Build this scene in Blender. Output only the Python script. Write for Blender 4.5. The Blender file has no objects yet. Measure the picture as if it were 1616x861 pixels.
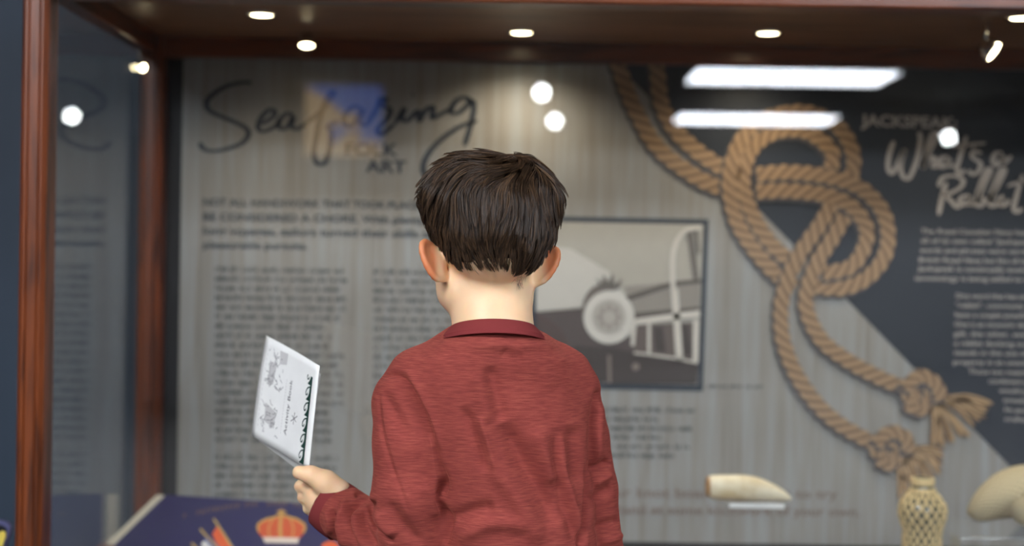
import bpy, bmesh, math, random
import numpy as np
from mathutils import Vector, Matrix, noise as mnoise

SC = bpy.context.scene
COL = SC.collection
PI = math.pi

# ------------------------------------------------------------ camera
F = 2244.0; ROLL = 0.015; CAMZ = 1.03
FOCUS = 1.74
cam_d = bpy.data.cameras.new('camera'); cam = bpy.data.objects.new('camera', cam_d); COL.objects.link(cam)
cam_d.sensor_width = 36.0; cam_d.lens = 36.0 * F / 1616.0
cam_d.clip_start = 0.05
cam.matrix_world = Matrix.Translation((0, 0, CAMZ)) @ Matrix.Rotation(PI/2, 4, 'X') @ Matrix.Rotation(ROLL, 4, 'Z')
cam_d.dof.use_dof = True; cam_d.dof.focus_distance = FOCUS; cam_d.dof.aperture_fstop = 2.6
SC.camera = cam

# ------------------------------------------------------------ world, exposure
w = bpy.data.worlds.new('world'); SC.world = w; w.use_nodes = True
w.node_tree.nodes['Background'].inputs[0].default_value = (0.9, 0.95, 1.0, 1)
w.node_tree.nodes['Background'].inputs[1].default_value = 0.03
SC.view_settings.view_transform = 'Standard'
try: SC.view_settings.look = 'None'
except Exception: pass
SC.view_settings.exposure = 0.3
SC.view_settings.gamma = 1.0
SC.view_settings.use_curve_mapping = False
SC.cycles.use_denoising = True
SC.cycles.transparent_max_bounces = 24
SC.cycles.max_bounces = 8
SC.cycles.caustics_reflective = False; SC.cycles.caustics_refractive = False
SC.cycles.sample_clamp_indirect = 4.0

CEIL_LIGHT = 26.0      # radiance of the ceiling fixtures
TRACK_LIGHT = 60.0
CASE_W = 6.0           # watts of each small case lamp

def srgb(r, g=None, b=None):
    if g is None: r, g, b = r
    def c(v):
        v = v / 255.0
        return v/12.92 if v <= 0.04045 else ((v+0.055)/1.055)**2.4
    return (c(r), c(g), c(b), 1.0)

# pixel of the 1616x861 frame -> point at depth Y
def at(px, py, Y):
    dx = px - 808.0; dy = py - 430.5
    x0 = math.cos(ROLL)*dx + math.sin(ROLL)*dy
    y0 = -math.sin(ROLL)*dx + math.cos(ROLL)*dy
    return Vector((x0/F*Y, Y, CAMZ - y0/F*Y))
def proj(P):
    X = P[:, 0]/P[:, 1]*F; Z = -(P[:, 2]-CAMZ)/P[:, 1]*F
    return 808.0 + math.cos(ROLL)*X - math.sin(ROLL)*Z, 430.5 + math.sin(ROLL)*X + math.cos(ROLL)*Z
def on_plane(px, py, p0, n):
    d = at(px, py, 1.0) - Vector((0, 0, CAMZ)); o = Vector((0, 0, CAMZ))
    t = (Vector(p0)-o).dot(n)/d.dot(n)
    return o + d*t

# ------------------------------------------------------------ materials
MATS = {}
def newmat(name):
    m = bpy.data.materials.new(name); m.use_nodes = True
    nt = m.node_tree; return m, nt, nt.nodes['Principled BSDF']
def plain(name, col, rough=0.6, metal=0.0, spec=0.5, coat=0.0):
    if name in MATS: return MATS[name]
    m, nt, p = newmat(name)
    n = nt.nodes.new('ShaderNodeTexNoise'); n.inputs['Scale'].default_value = 35; n.inputs['Detail'].default_value = 4
    tc = nt.nodes.new('ShaderNodeTexCoord'); nt.links.new(tc.outputs['Object'], n.inputs['Vector'])
    mx = nt.nodes.new('ShaderNodeMix'); mx.data_type = 'RGBA'
    c = srgb(col)
    mx.inputs[6].default_value = (c[0]*.93, c[1]*.93, c[2]*.93, 1); mx.inputs[7].default_value = (min(1, c[0]*1.05), min(1, c[1]*1.05), min(1, c[2]*1.05), 1)
    nt.links.new(n.outputs['Fac'], mx.inputs[0]); nt.links.new(mx.outputs[2], p.inputs['Base Color'])
    p.inputs['Roughness'].default_value = rough; p.inputs['Metallic'].default_value = metal
    p.inputs['Specular IOR Level'].default_value = spec; p.inputs['Coat Weight'].default_value = coat
    MATS[name] = m; return m
def emis(name, col, strength):
    m, nt, p = newmat(name)
    p.inputs['Base Color'].default_value = srgb(col); p.inputs['Emission Color'].default_value = srgb(col)
    p.inputs['Emission Strength'].default_value = strength
    return m
def wood(name, axis, c1=(62, 27, 9), c2=(122, 58, 19)):
    m, nt, p = newmat(name)
    L = nt.links.new
    tc = nt.nodes.new('ShaderNodeTexCoord'); mp = nt.nodes.new('ShaderNodeMapping')
    sc = [26, 26, 26]; sc[axis] = 2.2
    mp.inputs['Scale'].default_value = sc; L(tc.outputs['Object'], mp.inputs['Vector'])
    wv = nt.nodes.new('ShaderNodeTexNoise'); wv.inputs['Scale'].default_value = 1.0; wv.inputs['Detail'].default_value = 3; wv.inputs['Distortion'].default_value = 1.2
    L(mp.outputs[0], wv.inputs['Vector'])
    ma = nt.nodes.new('ShaderNodeMath'); ma.operation = 'MULTIPLY'; ma.inputs[1].default_value = 14.0; L(wv.outputs['Fac'], ma.inputs[0])
    sn = nt.nodes.new('ShaderNodeMath'); sn.operation = 'SINE'; L(ma.outputs[0], sn.inputs[0])
    mp2 = nt.nodes.new('ShaderNodeMapping'); sc2 = [400, 400, 400]; sc2[axis] = 12; mp2.inputs['Scale'].default_value = sc2; L(tc.outputs['Object'], mp2.inputs['Vector'])
    fi = nt.nodes.new('ShaderNodeTexNoise'); fi.inputs['Scale'].default_value = 1.0; L(mp2.outputs[0], fi.inputs['Vector'])
    ad = nt.nodes.new('ShaderNodeMath'); ad.operation = 'MULTIPLY_ADD'; ad.inputs[1].default_value = 0.25; L(sn.outputs[0], ad.inputs[0]); L(fi.outputs['Fac'], ad.inputs[2])
    cr = nt.nodes.new('ShaderNodeValToRGB'); cr.color_ramp.elements[0].position = .25; cr.color_ramp.elements[0].color = srgb(c1)
    cr.color_ramp.elements[1].position = .75; cr.color_ramp.elements[1].color = srgb(c2); L(ad.outputs[0], cr.inputs[0])
    L(cr.outputs[0], p.inputs['Base Color']); p.inputs['Roughness'].default_value = .38; p.inputs['Coat Weight'].default_value = .12; p.inputs['Coat Roughness'].default_value = .15
    bp = nt.nodes.new('ShaderNodeBump'); bp.inputs['Strength'].default_value = .12; bp.inputs['Distance'].default_value = .001; L(ad.outputs[0], bp.inputs['Height']); L(bp.outputs[0], p.inputs['Normal'])
    return m
def glassmat(name, tint=(0.985, 0.995, 0.99, 1)):
    m = bpy.data.materials.new(name); m.use_nodes = True; nt = m.node_tree; nt.nodes.clear(); L = nt.links.new
    out = nt.nodes.new('ShaderNodeOutputMaterial'); mix = nt.nodes.new('ShaderNodeMixShader')
    tr = nt.nodes.new('ShaderNodeBsdfTransparent'); tr.inputs[0].default_value = tint
    gl = nt.nodes.new('ShaderNodeBsdfGlossy'); gl.inputs['Roughness'].default_value = 0.0; gl.inputs[0].default_value = (1, 1, 1, 1)
    lw = nt.nodes.new('ShaderNodeLayerWeight'); lw.inputs['Blend'].default_value = .5
    pw = nt.nodes.new('ShaderNodeMath'); pw.operation = 'POWER'; pw.inputs[1].default_value = 5.0; L(lw.outputs['Facing'], pw.inputs[0])
    ma = nt.nodes.new('ShaderNodeMath'); ma.operation = 'MULTIPLY_ADD'; ma.inputs[1].default_value = .95; ma.inputs[2].default_value = .045; L(pw.outputs[0], ma.inputs[0])
    L(ma.outputs[0], mix.inputs[0]); L(tr.outputs[0], mix.inputs[1]); L(gl.outputs[0], mix.inputs[2]); L(mix.outputs[0], out.inputs[0])
    return m

WOODV = wood('oak_upright', 2); WOODX = wood('oak_rail', 0); WOODY = wood('oak_side_rail', 1)
WOODTOP = wood('oak_veneer_ceiling', 0, (112, 76, 48), (150, 104, 68))
GLASS = glassmat('clear_glass')
CHROME = plain('chrome', (215, 215, 215), .15, 1.0)
BLACK = plain('black_paint', (22, 22, 24), .6)

# ------------------------------------------------------------ mesh helpers
def link(name, me, m=None, parent=None, smooth=False):
    if m: me.materials.append(m)
    o = bpy.data.objects.new(name, me); COL.objects.link(o)
    if smooth:
        me.polygons.foreach_set('use_smooth', [True]*len(me.polygons))
    if parent:
        o.parent = parent
    return o
def meshof(V, Fc):
    me = bpy.data.meshes.new('mesh'); me.from_pydata([tuple(v) for v in V], [], [tuple(f) for f in Fc]); me.update(); return me
def fastmesh(V, Q):
    V = np.asarray(V, np.float32); Q = np.asarray(Q, np.int32)
    me = bpy.data.meshes.new('mesh'); me.vertices.add(len(V)); me.vertices.foreach_set('co', V.ravel())
    k = Q.shape[1]
    me.loops.add(Q.size); me.loops.foreach_set('vertex_index', Q.ravel()); me.polygons.add(len(Q))
    me.polygons.foreach_set('loop_start', np.arange(0, Q.size, k, dtype=np.int32))
    me.polygons.foreach_set('loop_total', np.full(len(Q), k, np.int32))
    me.update(calc_edges=True); me.validate(); return me
def empty(name, loc, label=None, cat=None, group=None, parent=None):
    o = bpy.data.objects.new(name, None); COL.objects.link(o); o.location = loc; o.empty_display_size = .05
    if label: o['label'] = label
    if cat: o['category'] = cat
    if group: o['group'] = group
    if parent: o.parent = parent
    return o
def tag(o, label, cat, group=None, kind=None):
    o['label'] = label
    if cat: o['category'] = cat
    if group: o['group'] = group
    if kind: o['kind'] = kind
    return o
def localise(o):
    """children were modelled in world space: shift them under the empty's location"""
    for c in o.children:
        c.matrix_parent_inverse = Matrix.Translation(-Vector(o.location))
def bm_box(bm, x0, x1, y0, y1, z0, z1, bev=0.0, seg=2):
    r = bmesh.ops.create_cube(bm, size=1.0)
    for v in r['verts']:
        v.co = Vector(((x0+x1)/2 + v.co.x*(x1-x0), (y0+y1)/2 + v.co.y*(y1-y0), (z0+z1)/2 + v.co.z*(z1-z0)))
    if bev > 0:
        es = set()
        for v in r['verts']:
            for e in v.link_edges: es.add(e)
        bmesh.ops.bevel(bm, geom=list(es), offset=bev, segments=seg, affect='EDGES', profile=.5)
def box(name, dims, m, parent=None, bev=0.0):
    bm = bmesh.new(); bm_box(bm, *dims, bev=bev); me = bpy.data.meshes.new('mesh'); bm.to_mesh(me); bm.free()
    return link(name, me, m, parent)
def lathe(name, prof, m, parent=None, seg=40, mat=None):
    V = []; Fc = []
    for i in range(seg):
        a = 2*PI*i/seg
        for r, z in prof: V.append(Vector((r*math.cos(a), r*math.sin(a), z)))
    n = len(prof)
    for i in range(seg):
        j = (i+1) % seg
        for k in range(n-1): Fc.append((i*n+k, j*n+k, j*n+k+1, i*n+k+1))
    if mat is not None: V = [mat @ v for v in V]
    return link(name, meshof(V, Fc), m, parent, True)
def tube_geo(pts, rad, seg=8, V=None, Fc=None):
    V = [] if V is None else V; Fc = [] if Fc is None else Fc
    pts = [Vector(p) for p in pts]; n = len(pts); b = len(V)
    up = Vector((0.13, 0.2, 1)).normalized()
    for i, p in enumerate(pts):
        t = (pts[min(i+1, n-1)] - pts[max(i-1, 0)]).normalized()
        a = t.cross(up)
        if a.length < 1e-3: a = t.cross(Vector((1, 0, 0)))
        a.normalize(); c = a.cross(t)
        r = rad[i] if hasattr(rad, '__len__') else rad
        for k in range(seg):
            an = 2*PI*k/seg; V.append(p + a*math.cos(an)*r + c*math.sin(an)*r)
    for i in range(n-1):
        for k in range(seg):
            k2 = (k+1) % seg; Fc.append((b+i*seg+k, b+i*seg+k2, b+(i+1)*seg+k2, b+(i+1)*seg+k))
    Fc.append(tuple(b+k for k in range(seg))[::-1]); Fc.append(tuple(b+(n-1)*seg+k for k in range(seg)))
    return V, Fc
def tube(name, pts, rad, m, parent=None, seg=10):
    V, Fc = tube_geo(pts, rad, seg); return link(name, meshof(V, Fc), m, parent, True)
def catmull(P, n=8):
    P = [tuple(map(float, p)) for p in P]
    if len(P) < 3: return P
    Q = [P[0]] + P + [P[-1]]; out = []
    for i in range(1, len(Q)-2):
        p0, p1, p2, p3 = Q[i-1], Q[i], Q[i+1], Q[i+2]
        for k in range(n):
            t = k/n
            out.append(tuple(0.5*(2*b + (c-a)*t + (2*a-5*b+4*c-d)*t*t + (-a+3*b-3*c+d)*t**3) for a, b, c, d in zip(p0, p1, p2, p3)))
    out.append(P[-1]); return out

# ============================================================ THE ROOM
def struct(name, dims, m):
    o = box(name, dims, m); o['kind'] = 'structure'; return o
NAVY = plain('navy_wall_paint', (50, 64, 80), .55)
CARPET = plain('carpet_grey', (88, 86, 84), .95)
CEILP = plain('ceiling_paint', (150, 148, 143), .9)
GREYW = plain('grey_wall_paint', (130, 128, 124), .8)
struct('floor', (-6.1, 6.1, -13.1, 3.4, -.1, 0), CARPET)
struct('ceiling', (-6.1, 6.1, -13.1, 3.4, 2.7, 2.8), CEILP)
struct('wall_back', (-6.1, 6.1, 3.3, 3.4, 0, 2.7), NAVY)
struct('wall_left', (-6.2, -6.0, -13.1, 3.4, 0, 2.7), NAVY)
struct('wall_right', (6.0, 6.2, -13.1, 3.4, 0, 2.7), GREYW)
struct('wall_front', (-6.1, 6.1, -13.2, -13.0, 0, 2.7), GREYW)
BB = plain('baseboard_dark', (35, 33, 34), .5)
struct('baseboard_back', (-6.0, 6.0, 3.285, 3.3, 0, .1), BB)
struct('baseboard_left', (-6.0, -5.985, -13.0, 3.285, 0, .1), BB)

FIX = emis('fixture_diffuser', (238, 244, 255), CEIL_LIGHT)
WHITE = plain('white_enamel', (225, 225, 222), .4)
def ceiling_light(cx, cy, label, wx=1.62, wy=.85):
    t = empty('ceiling_light', (cx, cy, 2.7), label, 'ceiling light', 'linear fixtures on the room ceiling')
    bm = bmesh.new()
    for d in ((-wx/2-.03, -wx/2, -wy/2-.03, wy/2+.03), (wx/2, wx/2+.03, -wy/2-.03, wy/2+.03), (-wx/2, wx/2, -wy/2-.03, -wy/2), (-wx/2, wx/2, wy/2, wy/2+.03)):
        bm_box(bm, d[0], d[1], d[2], d[3], -.045, 0)
    me = bpy.data.meshes.new('mesh'); bm.to_mesh(me); bm.free(); link('frame', me, WHITE, t)
    box('diffuser', (-wx/2, wx/2, -wy/2, wy/2, -.035, -.01), FIX, t)
    return t
for x, y, l in ((2.25, -.4, 'wide white ceiling panel light nearest the case, on the right'), (2.25, -2.85, 'wide white ceiling panel light, second from the case on the right'),
                (2.25, -6.95, 'bright panel light mirrored as the upper long white bar in the glass'), (2.5, -10.1, 'bright panel light mirrored as the lower long white bar in the glass'),
                (-1.6, -.4, 'wide white ceiling panel light above and left of the child'), (-1.6, -2.85, 'wide white ceiling panel light behind the camera on the left')):
    ceiling_light(x, y, l)

LENS = emis('track_lens', (240, 248, 250), TRACK_LIGHT)
def track_spot(px, py, z, label):
    """spot head hanging from the room ceiling, aimed at the case"""
    hor = at(px, py, 1.0); elev = hor.z - CAMZ
    d = (z-CAMZ)/elev; p = Vector((hor.x*d, 4.68-d, z))
    t = empty('track_spotlight', (p.x, p.y, 2.7), label, 'spotlight', 'spotlights hanging from the room ceiling')
    aim = (Vector((p.x*.55, 2.34, 1.3))-p).normalized()
    Rm = aim.to_track_quat('Z', 'Y').to_matrix().to_4x4()
    M4 = Matrix.Translation(Vector((0, 0, z-2.7))) @ Rm
    lathe('housing', [(0, -.16), (.045, -.16), (.055, -.14), (.06, 0), (.056, .004), (.05, -.01)], WHITE, t, 24, M4)
    lathe('lens', [(0, -.008), (.05, -.01)], LENS, t, 24, M4)
    tube('stem', [(0, 0, 0), (0, 0, z-2.7+.055)], .009, WHITE, t)
    lathe('ceiling_rose', [(0, -.03), (.04, -.03), (.045, 0)], WHITE, t, 24)
tk = empty('track_spotlight', (-1.3, -.3, 2.7), 'added unseen spotlight above and behind the child on the left', 'spotlight', 'spotlights hanging from the room ceiling')  # added lamp, never in view: gives the child directional shading and a pale neck
ta = (Vector((-.05, 1.8, 1.0))-Vector((-1.3, -.3, 2.45))).normalized(); tm = Matrix.Translation((0, 0, -.25)) @ ta.to_track_quat('Z', 'Y').to_matrix().to_4x4()
lathe('housing', [(0, -.16), (.045, -.16), (.055, -.14), (.06, 0), (.056, .004), (.05, -.01)], WHITE, tk, 24, tm)
lathe('lens', [(0, -.008), (.05, -.01)], LENS, tk, 24, tm); tube('stem', [(0, 0, 0), (0, 0, -.2)], .009, WHITE, tk)
tl_ = bpy.data.lights.new('added_spot_light', 'SPOT'); tl_.energy = 46; tl_.spot_size = 1.0; tl_.spot_blend = .8; tl_.shadow_soft_size = .05; tl_.color = (1, .93, .84)
to_ = bpy.data.objects.new('added_spot_light', tl_); COL.objects.link(to_); to_.parent = tk; to_.location = Vector((0, 0, -.25))+ta*.01; to_.rotation_euler = ta.to_track_quat('-Z', 'Y').to_euler()
track_spot(855, 146, 2.35, 'spotlight mirrored as the upper of two white dots right of the script heading')
track_spot(876, 191, 2.35, 'spotlight mirrored as the lower of two white dots above the child')
track_spot(1497, 217, 2.35, 'spotlight mirrored as a white dot under the word JACKSPEAK')
track_spot(113, 183, 2.35, 'spotlight mirrored as a white dot in the left glass')

# lit picture on a free-standing partition behind the camera (seen mirrored in the glass)
part_t = empty('partition', (-1.5, -5.4, 0), 'dark free-standing partition behind the camera carrying a lit picture', 'partition')
box('board', (-1.1, .95, -.05, .05, .06, 2.38), plain('partition_grey', (70, 70, 74), .8), part_t, .01)
for sx in (-.8, .7): box('foot', (sx-.04, sx+.04, -.3, .3, 0, .06), BLACK, part_t, .01)
def screen_mat():
    m, nt, p = newmat('lit_picture'); L = nt.links.new
    tc = nt.nodes.new('ShaderNodeTexCoord'); n = nt.nodes.new('ShaderNodeTexNoise'); n.inputs['Scale'].default_value = 6.0; n.inputs['Detail'].default_value = 2
    L(tc.outputs['Object'], n.inputs['Vector'])
    sp = nt.nodes.new('ShaderNodeSeparateXYZ'); L(tc.outputs['Object'], sp.inputs[0])
    ad = nt.nodes.new('ShaderNodeMath'); ad.operation = 'MULTIPLY_ADD'; ad.inputs[1].default_value = 1.1; L(sp.outputs['Z'], ad.inputs[0]); L(n.outputs['Fac'], ad.inputs[2])
    ad2 = nt.nodes.new('ShaderNodeMath'); ad2.operation = 'MULTIPLY_ADD'; ad2.inputs[1].default_value = .9; L(sp.outputs['X'], ad2.inputs[0]); L(ad.outputs[0], ad2.inputs[2])
    cr = nt.nodes.new('ShaderNodeValToRGB'); cr.color_ramp.interpolation = 'EASE'; e = cr.color_ramp.elements
    e[0].position = .45; e[0].color = srgb(250, 205, 140); e[1].position = .60; e[1].color = srgb(40, 105, 225)
    L(ad2.outputs[0], cr.inputs[0]); L(cr.outputs[0], p.inputs['Emission Color']); p.inputs['Emission Strength'].default_value = 1.1
    p.inputs['Base Color'].default_value = (0.02, .02, .02, 1); p.inputs['Roughness'].default_value = .3
    return m
sp_t = empty('wall_screen', (-1.2, -5.345, 2.08), 'glowing blue and peach picture on the partition, mirrored behind the script heading', 'screen')
box('picture', (-.27, .27, 0, .02, -.25, .25), screen_mat(), sp_t)
bm = bmesh.new()
for d in ((-.285, -.27, -.265, .265), (.27, .285, -.265, .265), (-.27, .27, -.265, -.25), (-.27, .27, .25, .265)): bm_box(bm, d[0], d[1], 0, .03, d[2], d[3])
me = bpy.data.meshes.new('mesh'); bm.to_mesh(me); bm.free(); link('frame', me, BLACK, sp_t)

# ============================================================ DISPLAY CASE
YF0, YF1, YB0, YB1 = 2.31, 2.37, 3.03, 3.10
XL0, XL1, XR0, XR1 = -.803, -.760, 1.60, 1.66
ZT = CAMZ + .495; ZTOP = CAMZ + .60; ZD = CAMZ - .59
case = empty('display_case', (.43, 2.7, 0), 'large varnished oak and glass museum display case in front of the child', 'display case')
case_parts = []
def cp(o): case_parts.append(o); return o
def post_mesh(x0, x1, y0, y1, z0, z1):
    c = .007; g = .0025
    P = [(x0+c, y0), (x0+.011, y0), (x0+.013, y0+g), (x0+.015, y0), (x1-.014, y0), (x1-.012, y0+g), (x1-.010, y0), (x1-c, y0), (x1, y0+c), (x1, y1-c), (x1-c, y1), (x0+c, y1), (x0, y1-c), (x0, y0+c)]
    n = len(P); zs = [z0, z1]; V = []; Fc = []
    for z in zs: V += [(x, y, z) for x, y in P]
    for i in range(n): j = (i+1) % n; Fc.append((i, j, n+j, n+i))
    Fc.append(tuple(range(n))[::-1]); Fc.append(tuple(range(n, 2*n)))
    return meshof(V, Fc)
for (x0, x1, y0, y1) in ((XL0, XL1, YF0, YF1), (XR0, XR1, YF0, YF1), (XL0+.004, -.751, YB0, YB1), (XR0, XR1, YB0, YB1)):
    cp(link('post', post_mesh(x0, x1, y0, y1, .02, ZTOP), WOODV, case))
ZFR = CAMZ + .440
cp(box('top_rail', (XL1, XR0, YF0+.004, YF1-.004, ZFR, ZTOP-.002), WOODX, case, .004))
cp(box('top_rail', (XL1, XR0, YB0+.012, YB1, CAMZ+.452, ZTOP-.002), WOODX, case, .003))
for x0 in (XL0+.006, XR0+.006):
    cp(box('top_rail', (x0, x0+.034, YF1, YB0, CAMZ+.455, ZTOP-.002), WOODY, case, .003))
    cp(box('bottom_rail', (x0, x0+.034, YF1, YB0, ZD-.05, ZD+.05), WOODY, case, .004))
cp(box('bottom_rail', (XL1, XR0, YF0+.004, YF1-.004, ZD-.05, ZD+.03), WOODX, case, .004))
cp(box('ceiling_panel', (XL0+.03, XR1-.03, YF1-.004, YB0+.02, ZT, ZT+.02), WOODTOP, case))
cp(box('cornice', (XL0-.03, XR1+.03, YF0-.03, YB1+.01, ZTOP-.001, ZTOP+.045), WOODX, case, .01))
cp(box('deck', (XL0+.03, XR1-.03, YF1-.004, YB1-.005, ZD-.03, ZD), plain('deck_cloth', (128, 116, 104), .9), case))
cp(box('back_board', (XL1-.002, XR0+.002, YB1-.02, YB1, ZD, CAMZ+.452), BLACK, case))
cp(box('plinth', (XL0+.004, XR1-.004, YF0+.01, YB1-.004, .0, ZD-.03), WOODX, case, .004))
for x0 in (XL0+.026, XR0+.03):
    o = cp(box('glass_pane', (x0, x0+.005, YF1-.003, YB0+.003, ZD+.045, CAMZ+.458), GLASS, case)); o['label'] = 'side glass pane'
o = cp(box('glass_pane', (XL1-.003, XR0+.003, 2.337, 2.343, ZD+.025, ZFR+.003), GLASS, case)); o['label'] = 'wide front glass pane with reflections'

WARM = emis('warm_lamp_lens', (255, 236, 190), 14.0)
def add_lamp(parent, loc, aim, watts, size=2.5, blend=1.0, rad=.015, col=(1, .86, .66)):
    ld = bpy.data.lights.new('lamp_light', 'SPOT'); ld.energy = watts; ld.spot_size = size; ld.spot_blend = blend; ld.shadow_soft_size = rad; ld.color = col
    lo = bpy.data.objects.new('lamp_light', ld); COL.objects.link(lo); lo.location = loc
    lo.rotation_euler = Vector(aim).to_track_quat('-Z', 'Y').to_euler(); lo.parent = parent
    return lo
def downlight(px, py, rad=.020):
    hor = at(px, py, 1.0); e = hor.z-CAMZ; d = (ZT-.003-CAMZ)/e
    c = Vector((hor.x*d, d, ZT))
    o = lathe('downlight', [(rad+.001, -.0005), (rad+.008, -.004), (rad+.010, -.001), (rad+.010, .0)], CHROME, case, 32, Matrix.Translation(c)); cp(o)
    l = lathe('lens', [(0, -.0035), (rad+.001, -.0015)], WARM, o, 32, Matrix.Translation(c)); 
    add_lamp(case, c+Vector((0, 0, -.012)), (0, -.02, -1), CASE_W)
    return o
for p in ((413, 25), (823, 53), (1212, 54), (1612, 30)): downlight(*p)
def puck(p, aim, rad, lab=None):
    """small adjustable chrome lamp: swivel, housing, lens"""
    a = Vector(aim).normalized(); Rm = a.to_track_quat('Z', 'Y').to_matrix().to_4x4(); M4 = Matrix.Translation(p) @ Rm
    o = lathe('swivel_lamp', [(0, -.03), (rad*.6, -.03), (rad, -.012), (rad*1.08, 0), (rad*1.02, .002), (rad*.95, -.002)], CHROME, case, 28, M4); cp(o)
    if lab: o['label'] = lab
    lathe('lens', [(0, -.001), (rad*.96, -.0015)], WARM, o, 28, M4)
    tube('stem', [p - a*.02, Vector((p.x-a.x*.02, p.y-a.y*.02, ZT))], .004, CHROME, o, 8)
    add_lamp(case, p + a*.01, a, CASE_W*.35, 1.2)
puck(at(484, 72, 2.97), (0.05, -.35, -1), .016)
puck(at(1569, 82, 2.72), (.62, -.40, -.55), .021, 'tilted chrome lamp at the right end')
puck(at(226, 107, 2.93), (.75, -.75, -.35), .009, 'small chrome lamp in the left rear corner')
for o in case.children: o.matrix_parent_inverse = Matrix.Translation(-Vector(case.location))

# ============================================================ GRAPHIC PANEL (inside the case, on its back)
YP = 3.062
panel = empty('graphic_panel', (.4, YP, ZD), 'grey driftwood print panel with navy corner, headings and rope picture inside the case', 'panel')
def p2(px, py, layer=0): 
    v = at(px, py, YP); return Vector((v.x, YP - .0007*layer, v.z))
def panelmat():
    m, nt, p = newmat('driftwood_print'); L = nt.links.new
    tc = nt.nodes.new('ShaderNodeTexCoord')
    def nz(sc, det, dist=0):
        mp = nt.nodes.new('ShaderNodeMapping'); mp.inputs['Scale'].default_value = sc; L(tc.outputs['Object'], mp.inputs['Vector'])
        n = nt.nodes.new('ShaderNodeTexNoise'); n.inputs['Scale'].default_value = 1; n.inputs['Detail'].default_value = det; n.inputs['Distortion'].default_value = dist; L(mp.outputs[0], n.inputs['Vector']); return n
    a = nz((34, 1, 1.2), 4, .5); b = nz((120, 1, 5), 2); c = nz((9, 1, .8), 1)
    ma = nt.nodes.new('ShaderNodeMath'); ma.operation = 'MULTIPLY_ADD'; ma.inputs[1].default_value = .55; L(a.outputs['Fac'], ma.inputs[0])
    mb = nt.nodes.new('ShaderNodeMath'); mb.operation = 'MULTIPLY_ADD'; mb.inputs[1].default_value = .35; L(b.outputs['Fac'], mb.inputs[0])
    mc = nt.nodes.new('ShaderNodeMath'); mc.operation = 'MULTIPLY'; mc.inputs[1].default_value = .12; L(c.outputs['Fac'], mc.inputs[0])
    L(mc.outputs[0], mb.inputs[2]); L(mb.outputs[0], ma.inputs[2])
    cr = nt.nodes.new('ShaderNodeValToRGB'); e = cr.color_ramp.elements
    e[0].position = .38; e[0].color = srgb(134, 129, 123); e[1].position = .66; e[1].color = srgb(156, 159, 161)
    m1 = e.new(.5); m1.color = srgb(145, 142, 137)
    L(ma.outputs[0], cr.inputs[0]); L(cr.outputs[0], p.inputs['Base Color']); p.inputs['Roughness'].default_value = .45; p.inputs['Specular IOR Level'].default_value = .3
    return m
PNX0 = at(284, 430, YP).x; PNX1 = 1.57
box('board', (PNX0, PNX1, YP, YP+.012, ZD+.015, CAMZ+.452), panelmat(), panel)
NAVYP = plain('navy_print', (37, 43, 53), .45); NAVYP2 = NAVYP
DARKP = plain('charcoal_print', (42, 50, 62), .5)
def flat(name, polys, m, parent, layer, lab=None):
    V = []; Fc = []
    for poly in polys:
        b = len(V); V += [p2(x, y, layer) for x, y in poly]; Fc.append(tuple(range(b, b+len(poly))))
    me = meshof(V, Fc)
    o = link(name, me, m, parent)
    if lab: o['label'] = lab
    return o
# navy triangle
ztop = CAMZ+.4515
xr = PNX1-.0005
tl = p2(1052, 110); xt = 0.0
a_, b_ = p2(1050, 180), p2(1600, 742)
sl = (b_.z-a_.z)/(b_.x-a_.x)
xs = a_.x + (ztop-a_.z)/sl
zr = a_.z + sl*(xr-a_.x)
zlow = max(zr, ZD+.0155)
pts = [(xs, ztop), (xr, ztop), (xr, zlow)]
if zr < ZD+.0155: pts.append((a_.x+(ZD+.0155-a_.z)/sl, ZD+.0155))
o = link('navy_corner', meshof([(x, YP-.0007, z) for x, z in pts], [tuple(range(len(pts)))]), NAVYP, panel)

def ribbon_px(strokes, width, m, name, parent, layer, calligraphic=True, lab=None):
    V = []; Fc = []
    for s in strokes:
        P = catmull(s, 7); n = len(P); b = len(V)
        for i, (x, y) in enumerate(P):
            x1, y1 = P[min(i+1, n-1)]; x0, y0 = P[max(i-1, 0)]; tx, ty = x1-x0, y1-y0; l = math.hypot(tx, ty) or 1
            nx, ny = -ty/l, tx/l
            k = .62 + .55*abs(ty/l) if calligraphic else 1
            e = min(1, .45+.25*min(i, n-1-i)); wd = width*k*e/2
            V.append(p2(x+nx*wd, y+ny*wd, layer)); V.append(p2(x-nx*wd, y-ny*wd, layer))
        for i in range(n-1): Fc.append((b+2*i, b+2*i+1, b+2*i+3, b+2*i+2))
    o = link(name, meshof(V, Fc), m, parent)
    if lab: o['label'] = lab
    return o
def zs(lst, ox, oy, k): return [[(ox+x/k, oy+y/k) for x, y in s] for s in lst]
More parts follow.
